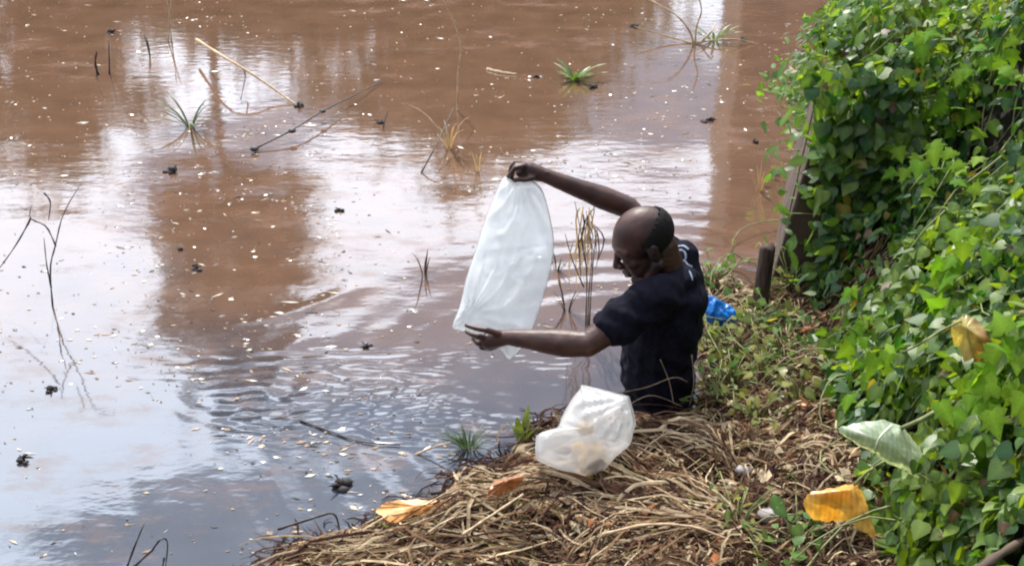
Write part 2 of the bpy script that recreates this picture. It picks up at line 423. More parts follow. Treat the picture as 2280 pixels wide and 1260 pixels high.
def water_material():
    m, n, l = new_mat('muddy_water')
    o = n.new('ShaderNodeOutputMaterial')
    geo = n.new('ShaderNodeNewGeometry'); sep = n.new('ShaderNodeSeparateXYZ'); l.new(geo.outputs['Position'], sep.inputs[0])
    mp = n.new('ShaderNodeMapping'); mp.inputs['Scale'].default_value = (0.8, 1.0, 1.0); l.new(geo.outputs['Position'], mp.inputs[0])
    n1 = n.new('ShaderNodeTexNoise'); n1.inputs['Scale'].default_value = 0.8; n1.inputs['Detail'].default_value = 8; n1.inputs['Roughness'].default_value = .6
    l.new(mp.outputs[0], n1.inputs['Vector'])
    # silt grows thicker away from the bank: y + noise
    a = n.new('ShaderNodeMath'); a.operation = 'MULTIPLY_ADD'; a.inputs[1].default_value = 3.2
    l.new(n1.outputs['Fac'], a.inputs[0]); l.new(sep.outputs['Y'], a.inputs[2])
    mr = n.new('ShaderNodeMapRange'); mr.interpolation_type = 'SMOOTHSTEP'
    mr.inputs['From Min'].default_value = 4.9; mr.inputs['From Max'].default_value = 7.2
    l.new(a.outputs[0], mr.inputs['Value'])
    mix = n.new('ShaderNodeMix'); mix.data_type = 'RGBA'; l.new(mr.outputs[0], mix.inputs['Factor'])
    mix.inputs['A'].default_value = (0.034, 0.040, 0.054, 1)
    mix.inputs['B'].default_value = (0.112, 0.062, 0.038, 1)
    n2 = n.new('ShaderNodeTexNoise'); n2.inputs['Scale'].default_value = 5; n2.inputs['Detail'].default_value = 6
    l.new(mp.outputs[0], n2.inputs['Vector'])
    r2 = n.new('ShaderNodeMapRange'); r2.inputs['From Min'].default_value = .3; r2.inputs['From Max'].default_value = .7
    r2.inputs['To Min'].default_value = .82; r2.inputs['To Max'].default_value = 1.15
    l.new(n2.outputs['Fac'], r2.inputs['Value'])
    mu = n.new('ShaderNodeVectorMath'); mu.operation = 'SCALE'
    l.new(mix.outputs['Result'], mu.inputs[0]); l.new(r2.outputs[0], mu.inputs['Scale'])
    d = n.new('ShaderNodeBsdfDiffuse'); l.new(mu.outputs[0], d.inputs['Color'])
    g = n.new('ShaderNodeBsdfGlossy'); g.inputs['Roughness'].default_value = 0.05
    g.inputs['Color'].default_value = (0.90, 0.96, 1.0, 1)
    mp3 = n.new('ShaderNodeMapping'); mp3.inputs['Scale'].default_value = (0.5, 1, 1); l.new(geo.outputs['Position'], mp3.inputs[0])
    n3 = n.new('ShaderNodeTexNoise'); n3.inputs['Scale'].default_value = 16; n3.inputs['Detail'].default_value = 3
    l.new(mp3.outputs[0], n3.inputs['Vector'])
    bp = n.new('ShaderNodeBump'); bp.inputs['Strength'].default_value = 0.12; bp.inputs['Distance'].default_value = 0.006
    l.new(n3.outputs['Fac'], bp.inputs['Height']); l.new(bp.outputs[0], g.inputs['Normal'])
    fr = n.new('ShaderNodeFresnel'); fr.inputs['IOR'].default_value = 2.0; l.new(bp.outputs[0], fr.inputs['Normal'])
    x = n.new('ShaderNodeMixShader'); l.new(fr.outputs[0], x.inputs[0]); l.new(d.outputs[0], x.inputs[1]); l.new(g.outputs[0], x.inputs[2])
    # drifting film of dust and scum, broken into fine shreds
    s1 = n.new('ShaderNodeTexNoise'); s1.inputs['Scale'].default_value = 5.5; s1.inputs['Detail'].default_value = 12; s1.inputs['Roughness'].default_value = .74
    mps = n.new('ShaderNodeMapping'); mps.inputs['Scale'].default_value = (0.55, 1.0, 1.0); mps.inputs['Location'].default_value = (3.1, 1.7, 0); l.new(geo.outputs['Position'], mps.inputs[0])
    l.new(mps.outputs[0], s1.inputs['Vector'])
    s2 = n.new('ShaderNodeTexNoise'); s2.inputs['Scale'].default_value = .9; s2.inputs['Detail'].default_value = 3; l.new(mps.outputs[0], s2.inputs['Vector'])
    sa = n.new('ShaderNodeMath'); sa.operation = 'MULTIPLY_ADD'; sa.inputs[1].default_value = .55; l.new(s2.outputs['Fac'], sa.inputs[0]); l.new(s1.outputs['Fac'], sa.inputs[2])
    sr = n.new('ShaderNodeMapRange'); sr.interpolation_type = 'SMOOTHSTEP'
    sr.inputs['From Min'].default_value = .79; sr.inputs['From Max'].default_value = 1.0; sr.inputs['To Max'].default_value = .45
    l.new(sa.outputs[0], sr.inputs['Value'])
    sd = n.new('ShaderNodeBsdfDiffuse'); sd.inputs['Color'].default_value = (.17, .112, .088, 1)
    sx = n.new('ShaderNodeMixShader'); l.new(sr.outputs[0], sx.inputs[0]); l.new(x.outputs[0], sx.inputs[1]); l.new(sd.outputs[0], sx.inputs[2])
    l.new(sx.outputs[0], o.inputs[0])
    return m
sheet('water', axis(-2.4, 1.4, 0.016, -120, 40), axis(2.7, 6.2, 0.016, -4, 30), water_z, water_material())

# ------------------------------------------------------------------ far bank: trees and a building, mirrored in the water
M_crown = leafy('crown_leaf', attr=True, trans=0.3, gloss=0.05, rough=0.5)
def tree_parts(seed, h, rx, rz, cz, n):
    r = np.random.default_rng(seed); t = MB()
    t.tube(smooth_line([(0, 0, -0.4), (0.1, 0, h * .3), (-.1, .1, h * .6), (0, 0, h * .85)], 9), np.linspace(.021 * h ** .8, .03, 9), 8)
    for k in range(9):
        a = r.uniform(0, 6.28); z0 = r.uniform(.35, .75) * h
        e = np.array([math.cos(a) * rx * .75, math.sin(a) * rx * .75, z0 + r.uniform(.05, .2) * h])
        t.tube([(0, 0, z0), e * [.5, .5, 1] - [0, 0, .1], e], [.06, .04, .015], 5)
    c = MB(); K = 26
    dirs = r.normal(size=(K, 3)); dirs /= np.linalg.norm(dirs, axis=1)[:, None]
    cen = dirs * r.uniform(.35, .95, (K, 1)) * [rx, rx, rz] + [0, 0, cz]
    who = r.integers(0, K, n)
    p = cen[who] + r.normal(size=(n, 3)) * .17 * rx
    nn = r.normal(size=(n, 3)) + [0, 0, .6]; nn /= np.linalg.norm(nn, axis=1)[:, None]
    u = np.cross(nn, r.normal(size=(n, 3))); u /= np.linalg.norm(u, axis=1)[:, None]; w = np.cross(nn, u)
    s = r.uniform(.10, .22, (n, 1))
    V = np.stack([p - u * s, p + w * s * .45, p + u * s, p - w * s * .45], 1).reshape(-1, 3)
    tone = r.uniform(.6, 1.3, (n, 1)) * np.array([[.045, .08, .022]])
    c.add(V, (np.arange(n * 4).reshape(n, 4)).tolist(), np.repeat(tone, 4, 0))
    return t.mesh('trunk', M_bark), c.mesh('crown', M_crown, False)
kinds = [tree_parts(1, 8.5, 2.2, 3.0, 5.6, 5200), tree_parts(2, 13, 2.0, 3.0, 10.3, 6500), tree_parts(3, 5.2, 2.2, 2.2, 2.9, 4200)]
def far_tree(k, x, y, s, rot):
    t = thing('tree', 'leafy green tree on the far bank, seen only mirrored in the brown water', 'tree', (x, y, 0.45), 'trees on the far bank')
    t.rotation_euler.z = rot; t.scale = (s, s, s)
    for nm, me in zip(('trunk', 'crown'), kinds[k]):
        o = bpy.data.objects.new(nm, me); C.objects.link(o); o.parent = t
for k, x, y, s, rot in ((0, -9.6, 26.5, 1.0, 0.3), (2, -8.2, 27, 1.05, 1.3), (2, -5.0, 26.2, 1.08, .7), (1, -6.3, 27.5, 1.0, 2.0), (2, -4.0, 26.5, 0.95, 3.0), (2, -6.0, 28.5, 0.9, .2),
                        (0, -2.3, 27, 0.92, 0.9), (0, -0.6, 26.5, 1.0, 2.2), (0, 0.2, 28.0, 0.95, 4.0), (2, 1.2, 25.8, 1.0, 1.0), (2, 3.8, 28.5, 0.7, 2.0),
                        (0, -12.5, 27, 1.1, 1.0), (2, -1.0, 25.8, 1.0, 5.0), (0, 10.5, 28, 1.1, 0.5), (1, -15.5, 28, 1.0, 2.5)):
    far_tree(k, x, y, s, rot)
M_bwall = solid('bare_render', (0.20, 0.15, 0.12), (0.30, 0.24, 0.19), 1.2, 0.9, 0.1)
M_bwin = solid('dark_window', (0.02, 0.025, 0.03), (0.03, 0.035, 0.04), 2, 0.15, 0.5)
def box_mb(x0, x1, y0, y1, z0, z1):
    m = MB(); v = [(x, y, z) for z in (z0, z1) for y in (y0, y1) for x in (x0, x1)]
    m.add(v, [(0, 2, 3, 1), (4, 5, 7, 6), (0, 1, 5, 4), (2, 6, 7, 3), (0, 4, 6, 2), (1, 3, 7, 5)]); return m
bld = thing('building', 'bare rendered building on the far bank, seen only mirrored in the brown water', 'building', (7, 30, 0.4))
box_mb(4.80, 9.6, 27.5, 30, 0.2, 11.5).build('wall', M_bwall, bld, False)
box_mb(4.6, 9.85, 27.2, 30.3, 11.503, 11.75).build('roof', M_conc, bld, False)
for fz in (1.6, 4.9, 8.2):
    for wx in (5.3, 7.0, 8.6):
        wmb = box_mb(wx - .45, wx + .45, 27.44, 27.56, fz, fz + 1.4); wmb.build('window', M_bwin, bld, False)

# ------------------------------------------------------------------ concrete wall behind the post
A, B = G(1708, 655), P(1832, 240, G(1708, 655)[1])
we = thing('concrete_wall', 'dark concrete wall with slanted edge, half buried under the vines', 'wall', (1.2, A[1], 0))
wd = np.array([0.24, 0.97, 0])
sec = [A + [0, 0, -.5] + (A - B) / (B - A)[2] * .5 * [1, 0, 0], np.array([B[0], A[1], B[2]]), np.array([B[0] + .30, A[1], B[2] + .02]), np.array([B[0] + .32, A[1], -.5])]
wm = MB()
NS = 14
for i in range(NS + 1):
    off = wd * 1.4 * i / NS
    wm.add([p + off + [0, 0, 0.012 * math.sin(i * 2.1 + j)] for j, p in enumerate(sec)], [])
wf = [(i * 4 + j, (i + 1) * 4 + j, (i + 1) * 4 + (j + 1) % 4, i * 4 + (j + 1) % 4) for i in range(NS) for j in range(4)]
wm.f = wf + [(0, 1, 2, 3), (NS * 4 + 3, NS * 4 + 2, NS * 4 + 1, NS * 4)]
wo = wm.build('wall_body', M_conc, we, False)
bm_ = wo.modifiers.new('b', 'BEVEL'); bm_.width = 0.012; bm_.segments = 2
cap = MB(); top = np.array([B[0], A[1], B[2]])

# ------------------------------------------------------------------ dry grass litter on the bank
pal = .86 * np.array([(0.44, 0.34, 0.22), (0.28, 0.185, 0.105), (0.17, 0.098, 0.058), (0.085, 0.043, 0.030), (0.042, 0.021, 0.018), (0.60, 0.48, 0.31), (0.16, 0.15, 0.045)])
def strands(name, items, seg=6):
    """items: x, y, angle, length, width, lift, curl, colour"""
    mb = MB(); base = []
    for (x, y, a, L, w, lift, curl, z0, col) in items:
        t = np.linspace(0, 1, seg)
        ang = a + curl * (t - .3) + np.cumsum(rng.normal(0, .13, seg)) * (rng.random() < .6)
        dx = np.cumsum(np.cos(ang)) * L / seg; dy = np.cumsum(np.sin(ang)) * L / seg
        base.append((x + dx - dx[seg // 2], y + dy - dy[seg // 2], z0 + lift * 4 * t * (1 - t), w, ang, col))
    XX = np.array([b[0] for b in base]); YY = np.array([b[1] for b in base])
    dd = inland(XX, YY).min(axis=1); dk = np.array([b[5][0] for b in base]) < .12
    kp = (dd > -.03) | ((rng.random(len(base)) < np.where(dk, .55, .05)) & (dd > -.16))
    base = [b for b, k_ in zip(base, kp) if k_]; XX, YY = XX[kp], YY[kp]
    H = np.maximum(ground_h(XX, YY), 0.002)
    for i, b in enumerate(base):
        ww = b[3] * np.array([.5] + [1] * (seg - 2) + [.25])
        nx, ny = -np.sin(b[4]), np.cos(b[4])
        z = H[i] + b[2]; tw = rng.uniform(-.7, .7)
        Lf = np.stack([XX[i] - nx * ww / 2, YY[i] - ny * ww / 2, z - tw * ww / 2], -1)
        Rt = np.stack([XX[i] + nx * ww / 2, YY[i] + ny * ww / 2, z + tw * ww / 2], -1)
        Md = np.stack([XX[i], YY[i], z + ww * rng.choice([-.18, .08, .2])], -1)
        V = np.stack([Lf, Md, Rt], 1).reshape(-1, 3)
        f = []
        for k in range(seg - 1):
            f += [(3 * k, 3 * k + 1, 3 * k + 4, 3 * k + 3), (3 * k + 1, 3 * k + 2, 3 * k + 5, 3 * k + 4)]
        mb.add(V, f, b[5])
    return mb.build(name, M_straw, None, False)
def bank_points(n):  # random spots on the open bank
    out = []
    while len(out) < n:
        m = 4000
        px = rng.uniform(540, 2050, m); py = rng.uniform(600, 1330, m)
        for a, b in zip(px, py): pass
        g = np.array([G(a, b, 0.08) for a, b in zip(px, py)])
        d = inland(g[:, 0], g[:, 1]); s = g[:, 0] - xf(g[:, 1])
        ok = (d > 0.015) & (s < 0.15)
        out += [tuple(q[:2]) for q in g[ok]]
    return out[:n]
items = []
fans = [((1640, 1200), 2.75, .5), ((1640, 1200), 2.3, .45), ((1640, 1190), 3.2, .5), ((1300, 1080), 3.05, .5), ((1460, 1060), 2.6, .4), ((1130, 1120), 3.5, .5), ((1500, 960), 3.0, .35),
        ((900, 1230), 3.2, .5), ((1250, 1230), 3.1, .5), ((1450, 1130), 2.7, .45), ((1600, 1020), 2.5, .4), ((1020, 1170), 3.5, .4), ((760, 1240), 3.1, .45), ((1560, 930), 3.2, .3)]
for (pp, a0, Lm) in fans:
    o = G(*pp, .08)
    for k in range(130):
        a = a0 + rng.normal(0, .3); L = Lm * rng.uniform(.5, 1.2)
        oo = o[:2] + rng.normal(0, .05, 2) + np.array([math.cos(a), math.sin(a)]) * L * .5
        c = pal[rng.choice(7, p=[.22, .2, .18, .14, .10, .14, .02])] * rng.uniform(.75, 1.2)
        items.append((oo[0], oo[1], a, L, rng.uniform(.003, .0065) if rng.random() < .8 else rng.uniform(.008, .013), rng.uniform(.0, .05), rng.normal(0, .9), rng.uniform(.0, .04), c))
pts = bank_points(230)
for (x, y) in pts:
    a0 = rng.choice([0.1, 2.9, 2.6, .5, 1.3]) + rng.normal(0, .4)
    dark = rng.random() < .5 + .45 * float(vnoise(x, y, 2.2, 51))
    for k in range(26):
        a = a0 + rng.normal(0, .35); L = rng.uniform(.08, .3)
        c = pal[rng.choice(7, p=[.05, .1, .25, .3, .25, .03, .02] if dark else [.24, .2, .16, .12, .08, .16, .04])] * rng.uniform(.75, 1.2)
        items.append((x + rng.normal(0, .06), y + rng.normal(0, .06), a, L, rng.uniform(.0025, .006) if rng.random() < .85 else rng.uniform(.007, .012), rng.uniform(-.01, .045), rng.normal(0, 1.2), rng.uniform(0, .03), c))
for (x, y) in bank_points(4200):
    c = pal[rng.choice(7, p=[.15, .18, .2, .2, .15, .08, .04])] * rng.uniform(.7, 1.2)
    items.append((x, y, rng.uniform(0, 6.28), rng.uniform(.04, .22), rng.uniform(.003, .007), rng.uniform(0, .05), rng.normal(0, 1.6), rng.uniform(0, .03), c))
sp_ = smooth_line(shore[1:19], 400)
for k in range(1100):                     # soaked dark stalks along the water line
    q_ = sp_[rng.integers(0, 400)] + rng.normal(0, .045, 2)
    c = pal[rng.choice([2, 3, 4, 4])] * rng.uniform(.6, 1.2)
    items.append((q_[0], q_[1], rng.choice([.2, 2.9, .8]) + rng.normal(0, .6), rng.uniform(.04, .2), rng.uniform(.003, .007), rng.uniform(-.01, .02), rng.normal(0, 1.5), rng.uniform(.0, .02), c))
tag(strands('dry_grass', items), 'mat of dry brown and straw coloured grass stalks covering the bank', 'dry grass', kind='stuff')

# broad dead scraps among the stalks
mb = MB()
for (x, y) in bank_points(1700):
    s = rng.uniform(.010, .034) if rng.random() < .9 else rng.uniform(.035, .06); a = rng.uniform(0, 6.28); z = float(np.maximum(ground_h(x, y), 0)) + rng.uniform(.01, .05)
    u = np.array([math.cos(a), math.sin(a), rng.normal(0, .35)]) * s; w = np.array([-math.sin(a), math.cos(a), rng.normal(0, .45)]) * s * rng.uniform(.3, .6)
    p = np.array([x, y, z])
    c = pal[rng.choice(6, p=[.22, .16, .14, .12, .08, .28])] * rng.uniform(.7, 1.25) if rng.random() < .93 else np.array((.30, .12, .05))
    mb.add([p - u, p - u * .2 + w, p + u, p + u * .1 - w, p + [0, 0, s * .3]], [(0, 4, 1), (1, 4, 2), (2, 4, 3), (3, 4, 0)], c)
tag(mb.build('leaf_litter', M_straw), 'dead leaf scraps scattered over the dry grass bank', 'leaf litter', kind='stuff')

# ------------------------------------------------------------------ vines on the slope
def leaf_template(kind):
    if kind == 'heart':
        prof = [(0, 0.0), (-.06, .28), (.10, .46), (.35, .47), (.60, .33), (.82, .15), (1.0, 0)]
    elif kind == 'small':
        prof = [(0, 0.0), (.1, .12), (.3, .24), (.55, .25), (.8, .13), (1.0, 0)]
    else:
        prof = None
    if prof:
        V, f = [], []
        for (y, w) in prof:
            yy = max(y, 0); dr = -.22 * yy * yy
            V += [(0, yy, dr), (w, y, dr + .16 * w - .5 * w * w), (-w, y, dr + .16 * w - .5 * w * w)]
        for k in range(len(prof) - 1):
            a, b = 3 * k, 3 * k + 3
            f += [(a, a + 1, b + 1, b), (a + 2, a, b, b + 2)]
        return np.array(V, float), f
    pts = [(0, 0), (.18, -.10), (.50, .05), (.34, .26), (.55, .52), (.26, .50), (0, 1.0)]
    V = [(0, .3, .03)] + [(x, y, -.2 * (x * x + y * y) * .6) for x, y in pts] + [(-x, y, -.2 * (x * x + y * y) * .6) for x, y in pts[1:-1][::-1]]
    m = len(V) - 1
    return np.array(V, float), [(0, 1 + (k + 1) % m, 1 + k) for k in range(m)]
def leaf_tone(V): return (0.82 + 0.5 * np.clip(1 - np.abs(V[:, 0]) * 3.2, 0, 1))[:, None] * np.ones((1, 3))
T = {k: leaf_template(k) for k in ('heart', 'small', 'lobed')}
def grad_n(x, y):
    e = .04
    gx = (veg_h(x + e, y) - veg_h(x - e, y)) / (2 * e); gy = (veg_h(x, y + e) - veg_h(x, y - e)) / (2 * e)
    n = np.stack([-gx, -gy, np.ones_like(gx)], -1)
    return n / np.linalg.norm(n, axis=1)[:, None]
wall_n = np.array([wd[1], -wd[0]])
def veg_h(x, y):                         # ground, or the top of the wall where the wall stands on it
    z = ground_h(x, y)
    t = (x - B[0]) * wall_n[0] + (y - A[1]) * wall_n[1]
    on = (t > -.02) & (t < .36) & (y > A[1] - .02) & (y < A[1] + 1.4)
    z = np.where(on, np.maximum(z, B[2] + .02), z)
    s_ = np.maximum(0, x - xf(y))
    bump = .26 * np.clip(vnoise(x, y, 2.6, 61) + .15, 0, 1) + .15 * np.clip(vnoise(x, y, 6.1, 62) + .05, 0, 1)
    return z + bump * sstep(.0, .22, s_)
def frames(n_, tip):
    tip = tip - n_ * np.sum(tip * n_, 1)[:, None]; tip /= np.linalg.norm(tip, axis=1)[:, None] + 1e-9
    return np.cross(tip, n_), tip
def scatter_leaves(N, xr, yfun, size, off, jit, seed):
    r = np.random.default_rng(seed)
    y = yfun(r, N); x = xf(y) + xr(r, N, y)
    z = veg_h(x, y); n0 = grad_n(x, y)
    o = off(r, N, x, y)
    p = np.stack([x, y, z], -1) + n0 * o[:, None]
    nn = n0 * .8 + np.array([-.15, -.15, .25]) + r.normal(0, jit, (N, 3)); nn /= np.linalg.norm(nn, axis=1)[:, None]
    tip = np.stack([-n0[:, 0] * 0 - .9 * np.ones(N), -.35 * np.ones(N), -1.0 * np.ones(N)], -1) + r.normal(0, .45, (N, 3))
    sd, tp = frames(nn, tip)
    s = size(r, N)
    return p, sd, tp, nn, s, o
def leaf_mass(name, kind, p, sd, tp, nn, s, col, mat, parent):
    V, f = T[kind]; k = len(V); N = len(p)
    W = p[:, None, :] + s[:, None, None] * (V[None, :, 0, None] * sd[:, None] + V[None, :, 1, None] * tp[:, None] + V[None, :, 2, None] * nn[:, None])
    mb = MB(); allf = []
    for i in range(N): allf += [tuple(q + i * k for q in g) for g in f]
    mb.add(W.reshape(-1, 3), allf, np.repeat(col, k, 0) * np.tile(leaf_tone(V), (N, 1)))
    o = mb.build(name, mat, parent); o['kind'] = 'stuff'; return o
def leaf_objects(kind, p, sd, tp, nn, s, mat, parent, part='leaf'):
    V, f = T[kind]; mb = MB(); mb.add(V, f, leaf_tone(V)); me = mb.mesh(part, mat)
    L = np.array(parent.location)
    for i in range(len(p)):
        o = bpy.data.objects.new(part, me); C.objects.link(o); o.parent = parent
        M = Matrix.Identity(4)
        for a, vec in enumerate((sd[i] * s[i], tp[i] * s[i], nn[i] * s[i], p[i] - L)):
            for b in range(3): M[b][a] = vec[b]
        o.matrix_basis = M
def pick(p, s, o, n):                    # the leaves that show largest
    px, py, dep = proj(p)
    seen = (px > -20) & (px < 2300) & (py > -20) & (py < 1280)
    score = np.where(seen, s / dep * (1 + 3.0 * o) * (1 + .9 * np.random.default_rng(5).random(len(s))), -1)
    idx = np.argsort(-score)[:n]
    m = np.zeros(len(s), bool); m[idx] = True
    return m
def green(r, N, x, y, a=(.018, .075, .014), b=(.15, .225, .022)):
    t = np.clip(r.beta(1.3, 2.0, N) + .25 * vnoise(x, y, 2.2, 21), 0, 1)[:, None]
    c = np.array(a) * (1 - t) + np.array(b) * t
    old = r.random(N)
    c[old < .03] = np.array((.22, .19, .03)); c[old < .012] = np.array((.11, .06, .025))
    return c

def thicket_edge(p, seed):
    px, py, _ = proj(p)
    xm = np.interp(py, [-60, 0, 60, 110, 150, 200, 240, 300, 360, 450, 560, 640, 700, 760, 800, 950, 1050, 1150, 1260, 1400],
                   [1900, 1880, 1815, 1800, 1765, 1745, 1790, 1815, 1840, 1835, 1815, 1815, 1835, 1820, 1845, 1865, 1900, 1940, 1985, 2020])
    return px > xm + np.random.default_rng(seed).normal(0, 22, len(px))
vine = thing('vine', 'dense heart leaved creeper covering the whole slope on the right', 'vine', (1.5, 4.2, 0.2))
N = 42000
r_ = np.random.default_rng(31)
def yd(r, N): return 2.3 + 7.7 * r.random(N) ** 1.35
p, sd, tp, nn, s, o = scatter_leaves(N, lambda r, N, y: r.uniform(-.06, 1.0, N) ** 1.0 * np.interp(y, [2, 4, 7, 10], [.9, .9, 1.5, 1.9]) , yd,
    lambda r, N: .024 + .045 * r.beta(1.5, 2.0, N), lambda r, N, x, y: r.random(N) * (.05 + .09 * np.clip(.5 + vnoise(x, y, 5.2, 22), 0, 1.4)), .6, 32)
# leaves draped over the right half of the wall end
M_ = 900
wp = np.array([P(a, b, A[1] - .02 - .10 * c_) for a, b, c_ in zip(1808 + 222 * r_.random(M_) ** .8, r_.uniform(150, 690, M_), r_.random(M_))])
wnn = np.array([-.25, -.75, .45]) + r_.normal(0, .35, (M_, 3)); wnn /= np.linalg.norm(wnn, axis=1)[:, None]
wsd, wtp = frames(wnn, np.array([-.3, -.2, -1.]) + r_.normal(0, .4, (M_, 3)))
p = np.concatenate([p, wp]); sd = np.concatenate([sd, wsd]); tp = np.concatenate([tp, wtp]); nn = np.concatenate([nn, wnn])
s = np.concatenate([s, r_.uniform(.04, .075, M_)]); o = np.concatenate([o, np.zeros(M_)])
keep = thicket_edge(p, 1) & ~((vnoise(p[:, 0], p[:, 1], 6.5, 27) < -.42) & (r_.random(len(p)) < .8)); p, sd, tp, nn, s, o = (q_[keep] for q_ in (p, sd, tp, nn, s, o))
big = pick(p, s, o, 300)
leaf_objects('heart', p[big], sd[big], tp[big], nn[big], s[big] * 1.05, M_vine, vine)
q = ~big
leaf_mass('foliage', 'heart', p[q], sd[q], tp[q], nn[q], s[q], green(r_, q.sum(), p[q, 0], p[q, 1]), M_vine_mass, vine)
mb = MB()
for k in range(60):                      # bare runners looping over the leaves
    y = 2.6 + 5 * r_.random(); x = float(xf(y)) + r_.uniform(0, .9)
    a = r_.uniform(1.8, 4.6); L = r_.uniform(.3, .8); t = np.linspace(0, 1, 9)
    X = x + np.cos(a + 1.2 * t) * L * t; Y = y + np.sin(a + 1.2 * t) * L * t * .7
    Z = veg_h(X, Y) + .10 + .05 * np.sin(t * 5 + k)
    mb = MB(); mb.tube(np.stack([X, Y, Z], -1), np.linspace(.004, .002, 9), 5); mb.build('stem', M_vstem, vine)

shrub = thing('shrub', 'small leaved shrub leaning over the water at the top of the vine slope', 'shrub', (1.75, 6.6, 0.2))
def sy(r, N): return 5.2 + 4.6 * r.random(N)
p, sd, tp, nn, s, o = scatter_leaves(5200, lambda r, N, y: -.32 + .9 * r.random(N) ** 1.2 + .12 * vnoise(y, y * 0, 2.3, 24), sy,
    lambda r, N: r.uniform(.035, .07, N), lambda r, N, x, y: .03 + r.random(N) * (.12 + .3 * np.clip(.3 + vnoise(x, y, 2.6, 25), 0, 1)), .55, 33)
p[:, 2] = np.maximum(p[:, 2], .06 + .35 * np.clip((p[:, 0] - xf(p[:, 1]) + .35), 0, 1) * np.random.default_rng(3).random(len(p)))
rs = np.random.default_rng(91); sprig = []
keep = thicket_edge(p, 2); p, sd, tp, nn, s, o = (q_[keep] for q_ in (p, sd, tp, nn, s, o))
for (a, b, Y, n_) in ((1812, 65, 7.4, 34), (1835, 95, 7.2, 30), (1765, 180, 6.6, 26), (1740, 200, 6.5, 16), (1795, 205, 6.4, 34), (1800, 265, 6.0, 30), (1772, 330, 5.6, 14), (1860, 470, 4.85, 26), (1835, 560, 4.8, 26), (1815, 590, 4.8, 16), (1795, 380, 4.85, 14), (1772, 470, 4.85, 10), (1810, 300, 4.9, 18), (1880, 340, 4.85, 26)):
    h0 = P(a, b, Y); sprig.append(h0)
    pp = h0 + rs.normal(0, .075, (n_, 3)) * [1.1, 1, .7]; n3 = np.array([-.2, -.3, .6]) + rs.normal(0, .5, (n_, 3)); n3 /= np.linalg.norm(n3, axis=1)[:, None]
    s3, t3 = frames(n3, rs.normal(0, 1, (n_, 3)) + [-.3, -.2, -.3])
    p, sd, tp, nn = (np.concatenate(q_) for q_ in ((p, pp), (sd, s3), (tp, t3), (nn, n3))); s = np.concatenate([s, rs.uniform(.04, .075, n_)]); o = np.concatenate([o, np.full(n_, .1)])
big = pick(p, s, o, 280)
leaf_objects('small', p[big], sd[big], tp[big], nn[big], s[big] * 1.2, M_shrub, shrub)
q = ~big
leaf_mass('foliage', 'small', p[q], sd[q], tp[q], nn[q], s[q], green(r_, q.sum(), p[q, 0], p[q, 1], (.035, .09, .025), (.13, .22, .05)), M_vine_mass, shrub)
mb = MB()
for h0 in sprig:
    e = h0 + [.35, .05, -.18]; mb = MB(); mb.tube(smooth_line([e, (e + h0) / 2 + [0, 0, .05], h0 + [-.05, 0, -.01]], 7), np.linspace(.006, .002, 7), 5); mb.build('stem', M_vstem, shrub)
for k in range(26):
    y = 5.3 + 3.9 * r_.random(); x = float(xf(y)); e = np.array([x - r_.uniform(.0, .12), y - r_.uniform(-.1, .3), r_.uniform(.1, .5)])
    b0 = np.array([x + .25, y, float(veg_h(x + .25, y))])
    mb = MB(); mb.tube(smooth_line([b0, (b0 + e) / 2 + [0, 0, .12], e], 7), np.linspace(.008, .003, 7), 5); mb.build('stem', M_vstem, shrub)

def hit(px, py, lift=0.0):               # where the sight line meets the slope
    d = ray(px, py); t = np.linspace(2.0, 14, 2400)
    q = np.array([0, 0, CAM_H]) + t[:, None] * d
    i = int(np.argmax(q[:, 2] < np.maximum(veg_h(q[:, 0], q[:, 1]), 0) + lift))
    return q[i]
for (pxs, lab) in (([(2185, 640), (2130, 650), (2240, 610), (2200, 590)], 'bright lime lobed climber sprays right of the slope above the withered brown leaf'),
                   ([(2250, 860), (2270, 820), (2215, 915)], 'bright lime lobed climber at the right edge below the withered brown leaf'),
                   ([(1945, 740), (1990, 850), (1925, 820)], 'pale lime lobed climber low on the slope above the large pale leaf'),
                   ([(2040, 330), (2090, 380), (2230, 150), (2150, 240)], 'yellow green lobed climber high on the upper part of the slope')):
    hs = [hit(*q_, .1) for q_ in pxs]
    cl = thing('climber', lab, 'climber', hs[0], 'lime green climbers among the vines')
    r2 = np.random.default_rng(int(pxs[0][0]))
    n = 26 * len(hs)
    pp = np.repeat(np.array(hs), 26, 0) + r2.normal(0, .065, (n, 3)) * [1, 1, .8]
    pp[:, 2] = np.maximum(pp[:, 2], veg_h(pp[:, 0], pp[:, 1]) + .09)
    nn2 = np.array([-.35, -.4, .75]) + r2.normal(0, .35, (n, 3)); nn2 /= np.linalg.norm(nn2, axis=1)[:, None]
    s2, t2 = frames(nn2, np.array([-.4, -.6, -.5]) + r2.normal(0, .7, (n, 3)))
    leaf_objects('lobed', pp, s2, t2, nn2, r2.uniform(.05, .085, n), M_vine_bright, cl)
    for h0 in hs:
        mb = MB()
        for k in range(4):
            e = h0 + r2.normal(0, .07, 3); mb.tube(smooth_line([h0 - [0, -.05, .15], (h0 + e) / 2 + [0, 0, .03], e], 6), [.004, .004, .003, .003, .002, .002], 5)
        mb.build('stem', M_vstem, cl)

